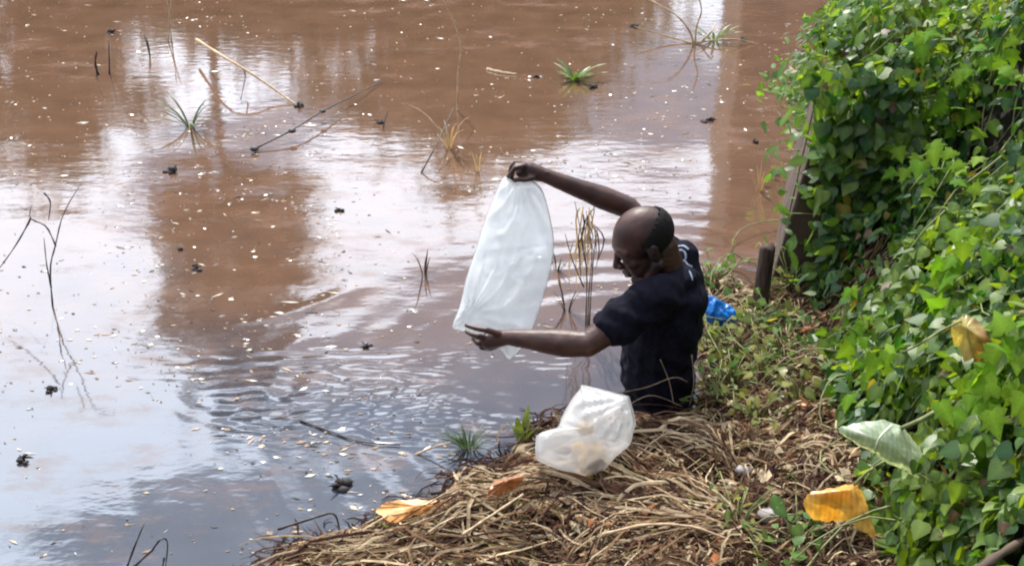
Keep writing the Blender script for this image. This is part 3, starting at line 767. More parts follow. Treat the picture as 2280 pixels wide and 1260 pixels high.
# ------------------------------------------------------------------ outlines with real relief: leaves and bags
def on_plane(px, py, o, n):
    d = ray(px, py); c = np.array([0, 0, CAM_H]); t = np.dot(o - c, n) / np.dot(d, n); return c + d * t
def sheet_from_outline(pts, o, n, relief, rings=7, m=72, back=None, center=None):
    """discs of rings inside an outline on the plane (o, n); relief(t, a, p) lifts along n; back(t, a, p) closes it behind"""
    n = np.asarray(n, float) / np.linalg.norm(n)
    ol = smooth_line(pts, m, True) + (np.random.default_rng(m).normal(0, 1.3, (m, 2)) if not back else 0)
    c = np.array(center if center is not None else ol.mean(0))
    V, f = [], []
    def side(fn, start, flip):
        cc = on_plane(*c, o, n); V.append(cc + n * fn(0, 0, cc))
        for k in range(1, rings + 1):
            t = k / rings
            for j in range(m):
                q = c + (ol[j] - c) * t; w = on_plane(*q, o, n)
                V.append(w + n * fn(t, j / m, w))
        g = []
        for j in range(m): g.append((start, start + 1 + j, start + 1 + (j + 1) % m))
        for k in range(rings - 1):
            for j in range(m):
                a = start + 1 + k * m + j; b = start + 1 + k * m + (j + 1) % m
                g.append((a, a + m, b + m, b))
        f.extend([q[::-1] for q in g] if flip else g)
    side(relief, 0, False)
    if back: side(back, len(V), True)
    mb = MB(); mb.add(V, f); return mb
def weld(mb, d=0.0008):
    me = mb.mesh('tmp', None); b = bmesh.new(); b.from_mesh(me); bmesh.ops.remove_doubles(b, verts=b.verts, dist=d)
    bmesh.ops.recalc_face_normals(b, faces=b.faces); b.to_mesh(me); b.free(); bpy.data.meshes.remove
    return me
def put(name, me, mat, parent=None):
    me.name = name; me.materials.clear(); me.materials.append(mat); me.polygons.foreach_set('use_smooth', [True] * len(me.polygons))
    return link(name, me, parent)
def crumple(p, sc, amp, seed):
    v = Vector((p[0] * sc + seed, p[1] * sc, p[2] * sc))
    return amp * ((1 - 2 * abs(mnoise.noise(v))) * .6 + .4 * (1 - 2 * abs(mnoise.noise(v * 2.3))))

def big_leaf_mat(name, c1, c2, vein, trans=.45):
    m = leafy(name, c_a=c1, c_b=c1, trans=trans, gloss=.15, tcol=(1.4, 1.25, .8)); nt = m.node_tree; n, l = nt.nodes, nt.links
    col, _ = noise_col(n, l, c1, c2, 9, 3, .38, .62)
    wv = n.new('ShaderNodeTexWave'); wv.inputs['Scale'].default_value = vein; wv.inputs['Distortion'].default_value = 1.6; wv.inputs['Detail'].default_value = 2
    tc = n.new('ShaderNodeTexCoord'); l.new(tc.outputs['Object'], wv.inputs['Vector'])
    r = n.new('ShaderNodeMapRange'); r.inputs['To Min'].default_value = .90; r.inputs['To Max'].default_value = 1.06; l.new(wv.outputs['Fac'], r.inputs['Value'])
    sc = n.new('ShaderNodeVectorMath'); sc.operation = 'SCALE'; l.new(col, sc.inputs[0]); l.new(r.outputs[0], sc.inputs['Scale'])
    for nd in n:
        if nd.type == 'MIX' and nd.blend_type == 'MULTIPLY' and nd.inputs['A'].is_linked and nd.inputs['A'].links[0].from_node.type == 'VALTORGB':
            l.new(sc.outputs[0], nd.inputs['A'])
    return m
def stalk(pts, rad, mat, parent, name='stem', sides=7, n=14):
    mb = MB(); q = smooth_line(pts, n); mb.tube(q, np.linspace(rad[0], rad[1], n), sides); return mb.build(name, mat, parent)

# large pale taro leaf
h0 = hit(1985, 1000, .36); nrm = np.array([-.25, -.85, .45])
t1 = thing('taro_plant', 'large pale green folded leaf on a long stalk hanging over the slope', 'plant', hit(2100, 905))
M_pale = big_leaf_mat('pale_leaf', (.30, .40, .24), (.52, .60, .42), 26)
ol = [(1868, 955), (1905, 943), (1960, 935), (2005, 948), (2035, 980), (2062, 1015), (2080, 1045), (2076, 1078), (2050, 1070), (2020, 1050), (1975, 1030), (1940, 1005), (1900, 985)]
put('leaf', weld(sheet_from_outline(ol, h0, nrm, lambda t, a, p: .045 * (1 - t * t) + .004 * math.sin(p[0] * 75 + p[2] * 30) * t + .004 * nz(p, 16), center=(1985, 985))), M_pale, t1)
pl = lambda x, y, e=.0: on_plane(x, y, h0, nrm) + np.array(nrm) / np.linalg.norm(nrm) * e
stalk([pl(2005, 952, .02), pl(2050, 932, .03), pl(2105, 905, -.02), hit(2150, 885)], (.006, .008), M_vstem, t1)
M_rib = solid('pale_vein', (.55, .60, .42), (.7, .74, .55), 30, .6, .3)
stalk([pl(1985, 945, .03), pl(1962, 965, .056), pl(1952, 985, .045), pl(1948, 1005, .01)], (.004, .002), M_rib, t1, 'midrib')
# yellow orange leaf
h0 = hit(1860, 1125, .12); n2_ = np.array([-.1, -.75, .66])
t2_ = thing('taro_plant', 'orange yellow dying leaf drooping from a thin stalk at the foot of the slope', 'plant', hit(1955, 1035))
M_yel = big_leaf_mat('dying_leaf', (.62, .30, .03), (.72, .48, .12), 22)
ol = [(1788, 1122), (1800, 1100), (1845, 1088), (1885, 1078), (1910, 1076), (1925, 1105), (1935, 1150), (1946, 1195), (1915, 1180), (1885, 1158), (1850, 1160), (1805, 1152)]
put('leaf', weld(sheet_from_outline(ol, h0, n2_, lambda t, a, p: .035 * (1 - t) + .022 * math.sin(a * 12.56 + 1) * t + .010 * nz(p, 14) + .004 * nz(p, 40), center=(1892, 1092))), M_yel, t2_)
q1 = lambda x, y, e=0: on_plane(x, y, h0, n2_) + n2_ * e
stalk([q1(1898, 1082, .03), q1(1925, 1055, .05), q1(1960, 1033, .02), hit(1985, 1015)], (.004, .005), M_vstem, t2_)
# withered leaf upper right
h0 = hit(2165, 760, .27); n3_ = np.array([-.3, -.8, .5])
t3_ = thing('taro_plant', 'withered brown and yellow hanging leaf high on the right of the slope', 'plant', hit(2150, 715))
M_wit = big_leaf_mat('withered_leaf', (.22, .09, .015), (.52, .42, .10), 14)
ol = [(2118, 722), (2150, 704), (2176, 714), (2200, 752), (2210, 782), (2192, 788), (2180, 812), (2164, 796), (2148, 806), (2138, 772), (2122, 762)]
put('leaf', weld(sheet_from_outline(ol, h0, n3_, lambda t, a, p: .05 * abs(math.sin(p[0] * 22 + p[2] * 6)) - .03 * t + .014 * math.sin(a * 18 + 2) * t + .012 * nz(p, 20), center=(2150, 730))), M_wit, t3_)
q2 = lambda x, y, e=0: on_plane(x, y, h0, n3_) + n3_ * e
stalk([q2(2140, 715, .01), q2(2090, 740, .03), q2(2040, 770, .0), hit(1985, 795)], (.003, .003), M_vstem, t3_)
# orange leaf lying on the shore
h0 = G(920, 1135, .085); n4_ = np.array([-.12, -.35, .93])
M_or = big_leaf_mat('orange_leaf', (.75, .33, .08), (.80, .46, .18), 10, .3)
ol = [(838, 1138), (862, 1122), (905, 1116), (960, 1115), (1010, 1110), (1035, 1104), (985, 1130), (925, 1148), (882, 1166), (858, 1158)]
o_ = put('fallen_leaf', weld(sheet_from_outline(ol, h0, n4_, lambda t, a, p: .012 * (1 - t) + .01 * math.sin(a * 9) * t)), M_or)
tag(o_, 'large bright orange fallen leaf at the water edge of the bank', 'leaf')
# rust coloured dead leaf up the bank
h0 = G(1120, 1085, .15); n5_ = np.array([.1, -.4, .9])
M_rust = big_leaf_mat('rust_leaf', (.26, .09, .03), (.36, .16, .06), 18, .3)
o_ = put('fallen_leaf', weld(sheet_from_outline([(1085, 1105), (1100, 1075), (1130, 1058), (1165, 1062), (1150, 1085), (1120, 1100)], h0, n5_, lambda t, a, p: .02 * (1 - t) + .012 * math.sin(a * 15))), M_rust)
tag(o_, 'curled rust red dead leaf on the bank left of the white bag', 'leaf')

# ------------------------------------------------------------------ bags
M_bag = plastic('milky_film', (.88, .92, .93), .36, .60, .25, .88)
top, bot = P(1165, 395, 4.36), P(1100, 750, 3.98)
e1 = np.array([1, 0, 0.]); e2 = (top - bot); nb = np.cross(e1, e2); nb /= np.linalg.norm(nb); nb = nb if nb[1] < 0 else -nb
OB = [(1128, 392), (1150, 398), (1180, 400), (1205, 420), (1218, 455), (1230, 510), (1233, 550), (1224, 610), (1207, 670), (1192, 715), (1181, 750), (1160, 775), (1134, 800), (1112, 776),
      (1078, 758), (1040, 740), (1012, 733), (1008, 722), (1024, 680), (1038, 620), (1058, 560), (1080, 490), (1100, 440), (1115, 405)]
def bulge(sgn, amp):
    def fn(t, a, p):
        k = math.sqrt(max(0, 1 - t ** 2.2))
        long_ = 0
        for g_, am in ((top, .017), (OBc, .012)):
            dx_, dz_ = p[0] - g_[0], p[2] - g_[2]; rr = math.hypot(dx_, dz_)
            long_ += am * (1 - 2 * abs(math.sin(math.atan2(dx_, -dz_) * 8 + 3 * nz(p, 4)))) * math.exp(-rr / .16) * min(1, rr / .05)
        long_ += .0045 * math.sin((p[0] + .28 * p[2]) * 46 + 4 * nz(p, 4))
        return sgn * k * amp + (long_ + crumple(p, 5, .012, 3) + crumple(p, 13, .0055, 8) + crumple(p, 30, .002, 5)) * min(1, (1 - t) * 5 + .10)
    return fn
OBc = P(1050, 725, 3.97)
bag = put('plastic_bag', weld(sheet_from_outline(OB, (top + bot) / 2, nb, bulge(1, .030), 26, 150, bulge(-1, .03))), M_bag)
tag(bag, 'long milky white plastic bag stretched between both hands of the man', 'bag')

M_bag2 = plastic('clear_white_film', (.90, .90, .90), .50, .50, .12, .9)
h2 = hit(1305, 975, .14)
n6 = np.array([-.05, -.80, .60])
O2 = [(1290, 866), (1293, 859), (1300, 857), (1345, 868), (1394, 880), (1401, 884), (1404, 892), (1411, 918), (1416, 942), (1411, 958), (1402, 990), (1372, 1016), (1350, 1042), (1338, 1050), (1308, 1062), (1296, 1062), (1250, 1048), (1208, 1031), (1196, 1024), (1192, 1010), (1193, 978), (1197, 967), (1220, 958), (1240, 952), (1248, 934), (1268, 896)]
kn = on_plane(1400, 890, h2, n6)
rp = np.random.default_rng(12); planes = []
for k in range(17):
    q_ = rp.normal(0, .75, 2); l_ = math.sqrt(1 + q_ @ q_); planes.append((q_[0] / l_, q_[1] / l_, 1 / l_))
def b2(sgn, amp):
    def fn(t, a, p):
        u_, v_ = t * math.cos(2 * math.pi * a), t * math.sin(2 * math.pi * a)
        h_ = min((1 - q_[0] * u_ - q_[1] * v_) / q_[2] for q_ in planes)
        k = min(h_, 1.15 * math.sqrt(max(0, 1 - t * t)))
        ang_ = math.atan2(p[2] - kn[2], p[0] - kn[0]); rr = math.hypot(p[2] - kn[2], p[0] - kn[0])
        fold = .010 * math.sin(ang_ * 22 + 3 * nz(p, 6)) * math.exp(-rr / .14) * min(1, rr / .03)
        return sgn * k * amp + (crumple(p, 8, .010, 9) + crumple(p, 24, .006, 2) + fold) * min(1, (1 - t) * 5 + .15)
    return fn
bag2 = put('plastic_bag', weld(sheet_from_outline(O2, h2, n6, b2(1, .11), 15, 78, b2(-1, .12))), M_bag2); bag2.data.set_sharp_from_angle(angle=R(13))
tag(bag2, 'crumpled white see-through plastic bag sitting on the dry grass bank', 'bag')
mb = MB(); cc = on_plane(1310, 1008, h2, n6)
for k in range(7): mb.ball(cc + rng.normal(0, .026, 3) + [0, -.02, 0], np.array([.036, .026, .028]) * rng.uniform(.6, 1.1))
inn = fuse('bag_contents', mb, .008, solid('tan_scraps', (.36, .20, .05), (.55, .35, .12), 30, .8, .2))
tag(inn, 'tan lump showing through the white bag on the bank', 'lump')

M_blue = plastic('blue_film', (.01, .21, .66), .0, .3, .25, .7)
hb = hit(1605, 698, .06)
b3 = lambda sgn: (lambda t, a, p: sgn * math.sqrt(max(0, 1 - t * t)) * .05 + crumple(p, 16, .022, 4) * min(1, (1 - t) * 3 + .25))
bb = put('plastic_bag', weld(sheet_from_outline([(1552, 668), (1575, 658), (1605, 672), (1630, 685), (1647, 705), (1640, 725), (1605, 728), (1575, 716), (1555, 702)], hb, np.array([-.1, -.7, .7]), b3(1), 9, 44, b3(-1))), M_blue); bb.data.set_sharp_from_angle(angle=R(16))
tag(bb, 'crumpled bright blue plastic bag behind the back of the man', 'bag')

# ------------------------------------------------------------------ post
pb, ptop = G(1690, 690, .05), None
ptop = P(1709, 548, pb[1] + .03)
mb = MB(); ang = np.linspace(0, 2 * math.pi, 15)[:-1]
ax = ptop - pb
ringsP = [(-.25, 1.02), (0, 1.02), (.25, 1.0), (.5, .97), (.75, .96), (.96, .95), (1.0, .86)]
V, f = [], []
for (t, s_) in ringsP:
    for k, a in enumerate(ang):
        rr = .032 * s_ * (1 + .07 * math.sin(a * 3 + 1) + .04 * math.sin(a * 7))
        V.append(pb + ax * t + np.array([math.cos(a) * rr, math.sin(a) * rr, (.006 * math.sin(a * 2) if t > .9 else 0)]))
m_ = len(ang)
for i in range(len(ringsP) - 1):
    for k in range(m_): f.append((i * m_ + k, i * m_ + (k + 1) % m_, (i + 1) * m_ + (k + 1) % m_, (i + 1) * m_ + k))
V.append(ptop + [0, 0, -.004]); L_ = len(V) - 1
for k in range(m_): f.append(((len(ringsP) - 1) * m_ + k, (len(ringsP) - 1) * m_ + (k + 1) % m_, L_))
mb.add(V, f)
tag(mb.build('wooden_post', M_post), 'short dark wooden post stuck in the bank beside the concrete wall', 'post')

# ------------------------------------------------------------------ the man
M_skin = None
def skin_mat():
    m, n, l = new_mat('dark_skin')
    o = n.new('ShaderNodeOutputMaterial'); b = n.new('ShaderNodeBsdfPrincipled')
    c, fac = noise_col(n, l, (.036, .014, .011), (.066, .027, .019), 18, 5)
    va = n.new('ShaderNodeVertexColor'); va.layer_name = 'Col'
    ms = n.new('ShaderNodeMix'); ms.data_type = 'RGBA'; l.new(va.outputs['Color'], ms.inputs['Factor']); ms.inputs['A'].default_value = (.008, .006, .006, 1); l.new(c, ms.inputs['B'])
    l.new(ms.outputs['Result'], b.inputs['Base Color']); rr_ = n.new('ShaderNodeMapRange'); rr_.inputs["To Min"].default_value = .36; rr_.inputs["To Max"].default_value = .60; l.new(fac, rr_.inputs['Value']); l.new(rr_.outputs[0], b.inputs['Roughness']); b.inputs['Roughness'].default_value = .36; b.inputs['Specular IOR Level'].default_value = .38
    b.inputs['Subsurface Weight'].default_value = .05; b.inputs['Subsurface Radius'].default_value = (.01, .004, .002)
    n2 = n.new('ShaderNodeTexNoise'); n2.inputs['Scale'].default_value = 160; tc = n.new('ShaderNodeTexCoord'); l.new(tc.outputs['Object'], n2.inputs['Vector'])
    bp = n.new('ShaderNodeBump'); bp.inputs['Strength'].default_value = .15; bp.inputs['Distance'].default_value = .002
    l.new(n2.outputs['Fac'], bp.inputs['Height']); l.new(bp.outputs[0], b.inputs['Normal']); l.new(b.outputs[0], o.inputs[0])
    return m
M_skin = skin_mat()
M_shirt = solid('navy_black_cotton', (.0035, .0035, .008), (.007, .007, .014), 60, .9, .1, .3, .003)
M_hair = solid('short_black_hair', (.004, .003, .003), (.011, .008, .008), 220, .8, .2, 1.0, .004)
HY = 4.10
# head frame
hc = P(1432, 530, HY)
hf = np.array([-.88, -.10, -.44]); hf /= np.linalg.norm(hf)
hs_ = np.cross(np.array([0, 0, 1.]), hf); hs_ /= np.linalg.norm(hs_)          # his left side, towards the camera
hu = np.cross(hf, hs_); HM = np.stack([hf, hs_, hu], 1)
HS = 1.04
def H(a, b, c): return hc + HM @ (np.array([a, b, c]) * HS)
neck_b = P(1492, 640, 4.13); 
body = MB()
body.ball(H(-.005, 0, .018), np.array([.100, .078, .088]) * HS, HM, 24, 16)
body.ball(H(.035, 0, .005), np.array([.068, .066, .072]) * HS, HM, 20, 14)
body.ball(H(.030, 0, -.062), np.array([.062, .056, .070]) * HS, HM, 20, 14)
body.limb([H(-.005, .052, -.085), H(.045, .038, -.118), H(.078, .0, -.128), H(.045, -.038, -.118), H(-.005, -.052, -.085)], [v * HS for v in (.020, .020, .022, .020, .020)])
body.limb([H(.096, 0, -.005), H(.108, 0, -.03), H(.118, 0, -.047)], [v * HS for v in (.010, .012, .014)])
for s_ in (-1, 1):
    body.ball(H(.108, .014 * s_, -.052), .010 * HS)
    body.limb([H(.094, .010 * s_, .012), H(.088, .036 * s_, .016), H(.070, .056 * s_, .006)], [v * HS for v in (.010, .012, .010)])
    body.ball(H(.066, .044 * s_, -.045), np.array([.026, .018, .022]) * HS, HM); body.ball(H(.062, .040 * s_, -.075), np.array([.026, .018, .030]) * HS, HM); body.ball(H(.074, .034 * s_, -.024), np.array([.020, .020, .022]) * HS, HM)
    body.ball(H(.080, .033 * s_, -.014), .0125 * HS)
    body.ball(H(-.008, .079 * s_, -.030), np.array([.020, .007, .034]) * HS, HM)
    body.ball(H(-.018, .084 * s_, -.015), np.array([.012, .006, .020]) * HS, HM)
body.ball(H(.084, 0, -.075), np.array([.020, .030, .026]) * HS, HM)
body.limb([H(.094, .022, -.082), H(.104, 0, -.080), H(.094, -.022, -.082)], [v * HS for v in (.006, .009, .006)])
body.limb([H(.092, .020, -.094), H(.101, 0, -.095), H(.092, -.020, -.094)], [v * HS for v in (.006, .010, .006)])
body.limb([H(-.035, 0, -.06), (H(-.045, 0, -.11) + neck_b) / 2, neck_b], [.062, .060, .066])
# torso
chest = P(1478, 705, 4.13); belly = P(1462, 820, 4.12); hip = P(1465, 905, 4.12)
tr = np.array([1, 0, 0.])
body.ball(chest, (.120, .165, .17)); body.ball(belly, (.118, .150, .16)); body.ball(hip, (.125, .160, .15))
LS, RS = P(1462, 660, 3.97), P(1500, 585, 4.32)
body.limb([LS, neck_b - [0, 0, .03], RS], [.058, .075, .058])
# arms
LE, LW = P(1308, 766, 3.85), P(1128, 751, 3.93)
body.limb([LS, LS * .45 + LE * .55, LE], [.056, .052, .044])
body.limb([LE, LE * .72 + LW * .28 + [0, 0, -.004], LE * .3 + LW * .7, LW], [.043, .049, .036, .027])
RE, RW = P(1398, 462, 4.40), P(1212, 391, 4.38)
body.limb([RS, RS * .5 + RE * .5, RE], [.055, .050, .041])
body.limb([RE, RE * .7 + RW * .3, RE * .3 + RW * .7, RW], [.041, .043, .032, .025])
for (a_, b_, t_, off_, r_b) in ((LE, LW, .25, .010, .042), (LE, LW, .4, -.008, .036), (RE, RW, .3, .008, .036), (LS, LE, .55, .012, .046), (RS, RE, .55, .01, .042)):
    body.ball(a_ + (b_ - a_) * t_ + np.array([0, -off_, off_ * .4]), np.array([1.5, .95, .9]) * r_b * .92)
body.ball(LE + [.004, .004, -.022], .026); body.ball(LW + [.012, -.014, .012], .013); body.ball(RW + [.008, -.01, .012], .012)
# legs under water
for s_ in (-1, 1):
    hp = hip + [0, .085 * s_, -.1]
    body.limb([hp, hp + [-.03, .02 * s_, -.38], hp + [.02, .03 * s_, -.75]], [.088, .06, .045])
    body.limb([hp + [.02, .03 * s_, -.75], hp + [-.13, .04 * s_, -.79]], [.042, .032])
# left hand (near, palm up, pinching the lower corner of the bag)
def PH(px, py, Y): return P(px, py, Y)
def finger(pts, r0=.0095, r1=.0075): body.limb(pts, list(np.linspace(r0, r1, len(pts))), .5)
YL = 3.94
body.limb([LW, PH(1108, 754, YL), PH(1088, 758, YL + .01)], [.027, .031, .030])
body.ball(PH(1092, 764, YL + .015), (.034, .024, .027))
finger([PH(1108, 742, YL - .02), PH(1085, 735, YL - .025), PH(1060, 731, YL - .01), PH(1038, 724, YL + .01)], .012, .0085)       # thumb
finger([PH(1084, 752, YL + .0), PH(1066, 748, YL - .01), PH(1050, 744, YL), PH(1038, 738, YL + .02)], .011, .008)               # index
finger([PH(1082, 768, YL + .01), PH(1064, 764, YL), PH(1054, 754, YL + .02), PH(1066, 750, YL + .04)], .011, .0085)
finger([PH(1086, 775, YL + .02), PH(1072, 774, YL + .01), PH(1064, 764, YL + .035), PH(1076, 758, YL + .05)], .0105, .008)
finger([PH(1092, 776, YL + .035), PH(1080, 777, YL + .03), PH(1072, 769, YL + .05), PH(1082, 763, YL + .06)], .0095, .0075)
# right hand (far, bunching the top of the bag)
YR = 4.38
body.limb([RW, PH(1194, 385, YR), PH(1178, 379, YR)], [.025, .031, .030])
body.ball(PH(1178, 383, YR - .005), (.034, .026, .028)); body.ball(PH(1160, 386, YR + .0), (.020, .022, .016))
finger([PH(1165, 370, YR - .03), PH(1148, 374, YR - .04), PH(1138, 386, YR - .04), PH(1130, 396, YR - .025)], .011, .008)        # index
finger([PH(1168, 368, YR - .01), PH(1150, 368, YR - .02), PH(1142, 380, YR - .03), PH(1140, 394, YR - .02)], .011, .008)
finger([PH(1166, 364, YR + .012), PH(1148, 362, YR + .012), PH(1138, 372, YR + .008), PH(1136, 388, YR)], .0105, .008)
finger([PH(1166, 366, YR + .034), PH(1152, 364, YR + .04), PH(1144, 374, YR + .034), PH(1142, 388, YR + .02)], .0095, .0075)
finger([PH(1186, 396, YR - .03), PH(1168, 401, YR - .05), PH(1152, 400, YR - .05), PH(1142, 403, YR - .035)], .012, .0085)       # thumb
person = fuse('person', body, .0042, M_skin, None, 5)
tag(person, 'bald man in a black t-shirt standing waist deep, holding up a plastic bag', 'person')

pm = person.data; ca = pm.color_attributes.new('Col', 'FLOAT_COLOR', 'POINT'); cols = np.ones((len(pm.vertices), 4))
hinv = HM.T / HS
def get_vn(me):
    co, no = np.empty(len(me.vertices) * 3), np.empty(len(me.vertices) * 3)
    me.vertices.foreach_get('co', co); me.vertices.foreach_get('normal', no)
    return co.reshape(-1, 3), no.reshape(-1, 3)
pco, pno = get_vn(pm)
pco2 = pco + pno * np.array([.0016 * nz(q_, 14) + .0007 * nz(q_, 45) for q_ in pco])[:, None]
pm.vertices.foreach_set('co', pco2.ravel())
near = np.linalg.norm(pco - hc, axis=1) < .22
for i_ in np.nonzero(near)[0]:
    q_ = pco[i_]
    l_ = hinv @ (q_ - hc)
    d = (l_ - [-.005, 0, .018]) / [.100, .078, .088]; ln_ = np.linalg.norm(d)
    if ln_ < 1.5:
        d = d / ln_
        e1 = (.62 * max(0, -d[0]) + .46 - d[2]) / .42; e2 = (.58 - d[0]) / .42; e3 = (d[2] + .95 + .5 * d[0]) / .2
        st = float(np.prod([min(1, max(0, q)) for q in (e1, e2, e3)]))
        jaw = min(1, max(0, (-d[2] - .62) / .2)) * min(1, max(0, (d[0] - .1) / .3)) * .5
        cols[i_, :3] = 1 - max(st, jaw) * (.80 + .25 * nz(q_, 150))
ca.data.foreach_set('color', np.clip(cols, 0, 1).ravel()); pm.update()
# eyes
M_eye = solid('eye', (.5, .47, .43), (.55, .5, .46), 20, .2, .5, 0)
for s_ in (-1, 1):
    mb = MB(); mb.ball(H(.0795, .032 * s_, -.016), .0085 * HS, None, 12, 8); mb.build('eye', M_eye, person)
# hair round the back and sides
mb = MB(); nu, nv = 150, 90
V = []; keep = []
for j in range(nv + 1):
    th = math.pi * j / nv
    for k in range(nu):
        a = 2 * math.pi * k / nu
        d = np.array([math.sin(th) * math.cos(a), math.sin(th) * math.sin(a), math.cos(th)])
        mg_ = min(1, max(-.3, min(.62 * max(0, -d[0]) + .10 - d[2], .20 - d[0]) / .22))   # thin at the hairline
        w = .990 + .034 * mg_ + (.008 * nz(d, 9) + .014 * nz(d, 40)) * max(0, mg_)
        V.append(H(*(d * [.100, .078, .088] * w + [-.005, 0, .018])))
        edge = .10 + .10 * nz(d, 3, 2)
        lim = .62 * max(0, -d[0]) + .10                            # how high the hair reaches
        keep.append((d[2] < lim + .12 * nz(d, 7, 4) + .12 * nz(d, 45)) and (d[0] < .20 + .14 * nz(d, 6) + .10 * nz(d, 50)) and d[2] > -.62 + .55 * min(0, d[0]) and not (d[2] < -.15 and d[0] > .05))
fs = []
for j in range(nv):
    for k in range(nu):
        q = (j * nu + k, j * nu + (k + 1) % nu, (j + 1) * nu + (k + 1) % nu, (j + 1) * nu + k)
        if sum(keep[i] for i in q) >= 3: fs.append(q)
mb.add(V, fs); ho = mb.build('hair', M_hair, person)
sm = ho.modifiers.new('s', 'SOLIDIFY'); sm.thickness = .004; sm.offset = -1
# t-shirt
sh = MB()
sh.ball(chest, (.134, .178, .18)); sh.ball(belly + [0.005, 0, 0], (.131, .163, .17)); sh.ball(hip, (.136, .172, .16))
sh.ball((chest + belly) / 2, (.130, .168, .16)); sh.ball((chest + neck_b) / 2 + [.035, 0, .01], (.100, .15, .12))
sh.limb([LS, neck_b + [.02, 0, -.045], RS], [.073, .085, .070])
sh.ball(P(1518, 592, 4.22), (.062, .085, .085)); sh.ball(P(1512, 650, 4.16), (.095, .12, .10)); sh.ball(P(1500, 625, 4.10), (.082, .08, .055))
sh.limb([LS, LS * .45 + LE * .55 + [0, 0, .0]], [.073, .070]); sh.limb([LS * .5 + LE * .5, LS * .40 + LE * .60], [.071, .072])
sh.limb([RS, RS * .5 + RE * .5], [.070, .064])
shirt = fuse('t_shirt', sh, .006, M_shirt, person, 6)
me = shirt.data
sco, sno = get_vn(me); sout = []
for p_ in sco:
    fold = crumple((p_[0] * .8, p_[1] * .8, p_[2] * .35 + .5 * p_[0]), 15, .006, 5) + .0035 * math.sin(p_[2] * 70 + p_[0] * 40 + 5 * nz(p_, 6))
    sout.append(fold * 1.3)
me.vertices.foreach_set('co', (sco + sno * np.array(sout)[:, None]).ravel())
me.update()
# collar band
bvh = BVHTree.FromPolygons([v.co.copy() for v in me.vertices], [tuple(p_.vertices) for p_ in me.polygons])
# emblem: pale ring with strokes on the shoulder
M_emb = solid('pale_blue_print', (.16, .19, .26), (.25, .29, .37), 50, .7, .2, 0)
def printed(lines, w):
    mb = MB(); out = []
    c = Vector((0, 0, CAM_H))
    for ln in lines:
        pts = smooth_line(ln, 4 * len(ln)); row = []
        for (a, b) in pts:
            h = bvh.ray_cast(c, Vector(ray(a, b)).normalized())
            if h[0] is not None: row.append((np.array(h[0]), np.array(h[1])))
        if len(row) < 3: continue
        q = np.array([r0 + n0 * .003 for r0, n0 in row]); tn = np.gradient(q, axis=0)
        V = []
        for i in range(len(q)):
            sd_ = np.cross(row[i][1], tn[i]); sd_ /= np.linalg.norm(sd_) + 1e-9
            V += [q[i] - sd_ * w, q[i] + sd_ * w]
        mb.add(V, [(2 * i, 2 * i + 1, 2 * i + 3, 2 * i + 2) for i in range(len(q) - 1)])
    return mb
circ = [(1516 + 11 * math.cos(a), 570 + 13 * math.sin(a)) for a in np.linspace(0, 6.283, 20)]
em = printed([circ, [(1524, 580), (1531, 590), (1541, 594)], [(1508, 550), (1522, 548), (1533, 556)], [(1534, 604), (1539, 616), (1540, 624)]], .0035)
if em.v:
    eo = em.build('emblem', M_emb, shirt)
# trousers (under water)
tm = MB(); tm.ball(hip + [0, 0, -.05], (.14, .176, .13))
for s_ in (-1, 1):
    hp = hip + [0, .085 * s_, -.1]; tm.limb([hp, hp + [-.03, .02 * s_, -.38]], [.102, .085])
fuse('trousers', tm, .012, M_shirt, person, 3)

# ------------------------------------------------------------------ twigs, reeds and weeds standing in the water
def upright(name, label, cat, base, lines, rad, mat, group=None, depth=.04, part='stem', parts=None):
    Y = G(*base)[1]; t = thing(name, label, cat, G(*base), group)
    for i, ln in enumerate(lines):
        r1 = np.random.default_rng(i + int(base[0])); k = len(ln)
        rad_ = rad * .72
        pts = [P(a, b, Y + r1.normal(0, depth) * (0 if j == 0 else 1)) for j, (a, b) in enumerate(ln)]
        n = max(6, 3 * k); q = smooth_line(pts, n)
        q[:, 2] += np.array([.003 * nz(x_, 30) for x_ in q])
        mb = MB(); mb.tube(q, np.linspace(rad_, rad_ * .4, n) * (1 + .25 * np.sin(np.arange(n) * 2.3)), 6); mb.build(part, mat, t)
    return t
def blades(t, base, n, hgt, spread, w, mat, seed, droop=.4, part='leaf'):
    r1 = np.random.default_rng(seed); b0 = np.array(G(*base))
    for k in range(n):
        a = r1.uniform(0, 6.28); L = hgt * r1.uniform(.6, 1.1); s_ = spread * r1.uniform(.3, 1.2)
        tt = np.linspace(0, 1, 6); d = np.array([math.cos(a), math.sin(a), 0])
        q = b0 + d * (.01 + s_ * tt[:, None] ** 1.4) + np.array([0, 0, 1.]) * (L * tt - droop * L * tt ** 2.2)[:, None] + [0, 0, -.02]
        sd_ = np.cross(d, [0, 0, 1.]); ww = w * np.array([.5, .9, 1, .9, .6, .12])
        mb = MB(); V = []
        for i in range(6): V += [q[i] - sd_ * ww[i] / 2, q[i] + [0, 0, -ww[i] * .25], q[i] + sd_ * ww[i] / 2]
        f = []
        for i in range(5): f += [(3 * i, 3 * i + 1, 3 * i + 4, 3 * i + 3), (3 * i + 1, 3 * i + 2, 3 * i + 5, 3 * i + 4)]
        mb.add(V, f); mb.build(part, mat, t)
M_blade = leafy('weed_blade', c_a=(.06, .12, .03), c_b=(.14, .20, .06), trans=.4)
M_sprout = leafy('sprout_blade', c_a=(.16, .22, .05), c_b=(.28, .30, .08), trans=.45)
M_deep = leafy('deep_green_blade', c_a=(.025, .055, .018), c_b=(.07, .11, .035), trans=.35)
M_dryblade = leafy('dry_blade', c_a=(.24, .165, .09), c_b=(.42, .31, .18), trans=.35, tcol=(1.3, 1.15, .8))
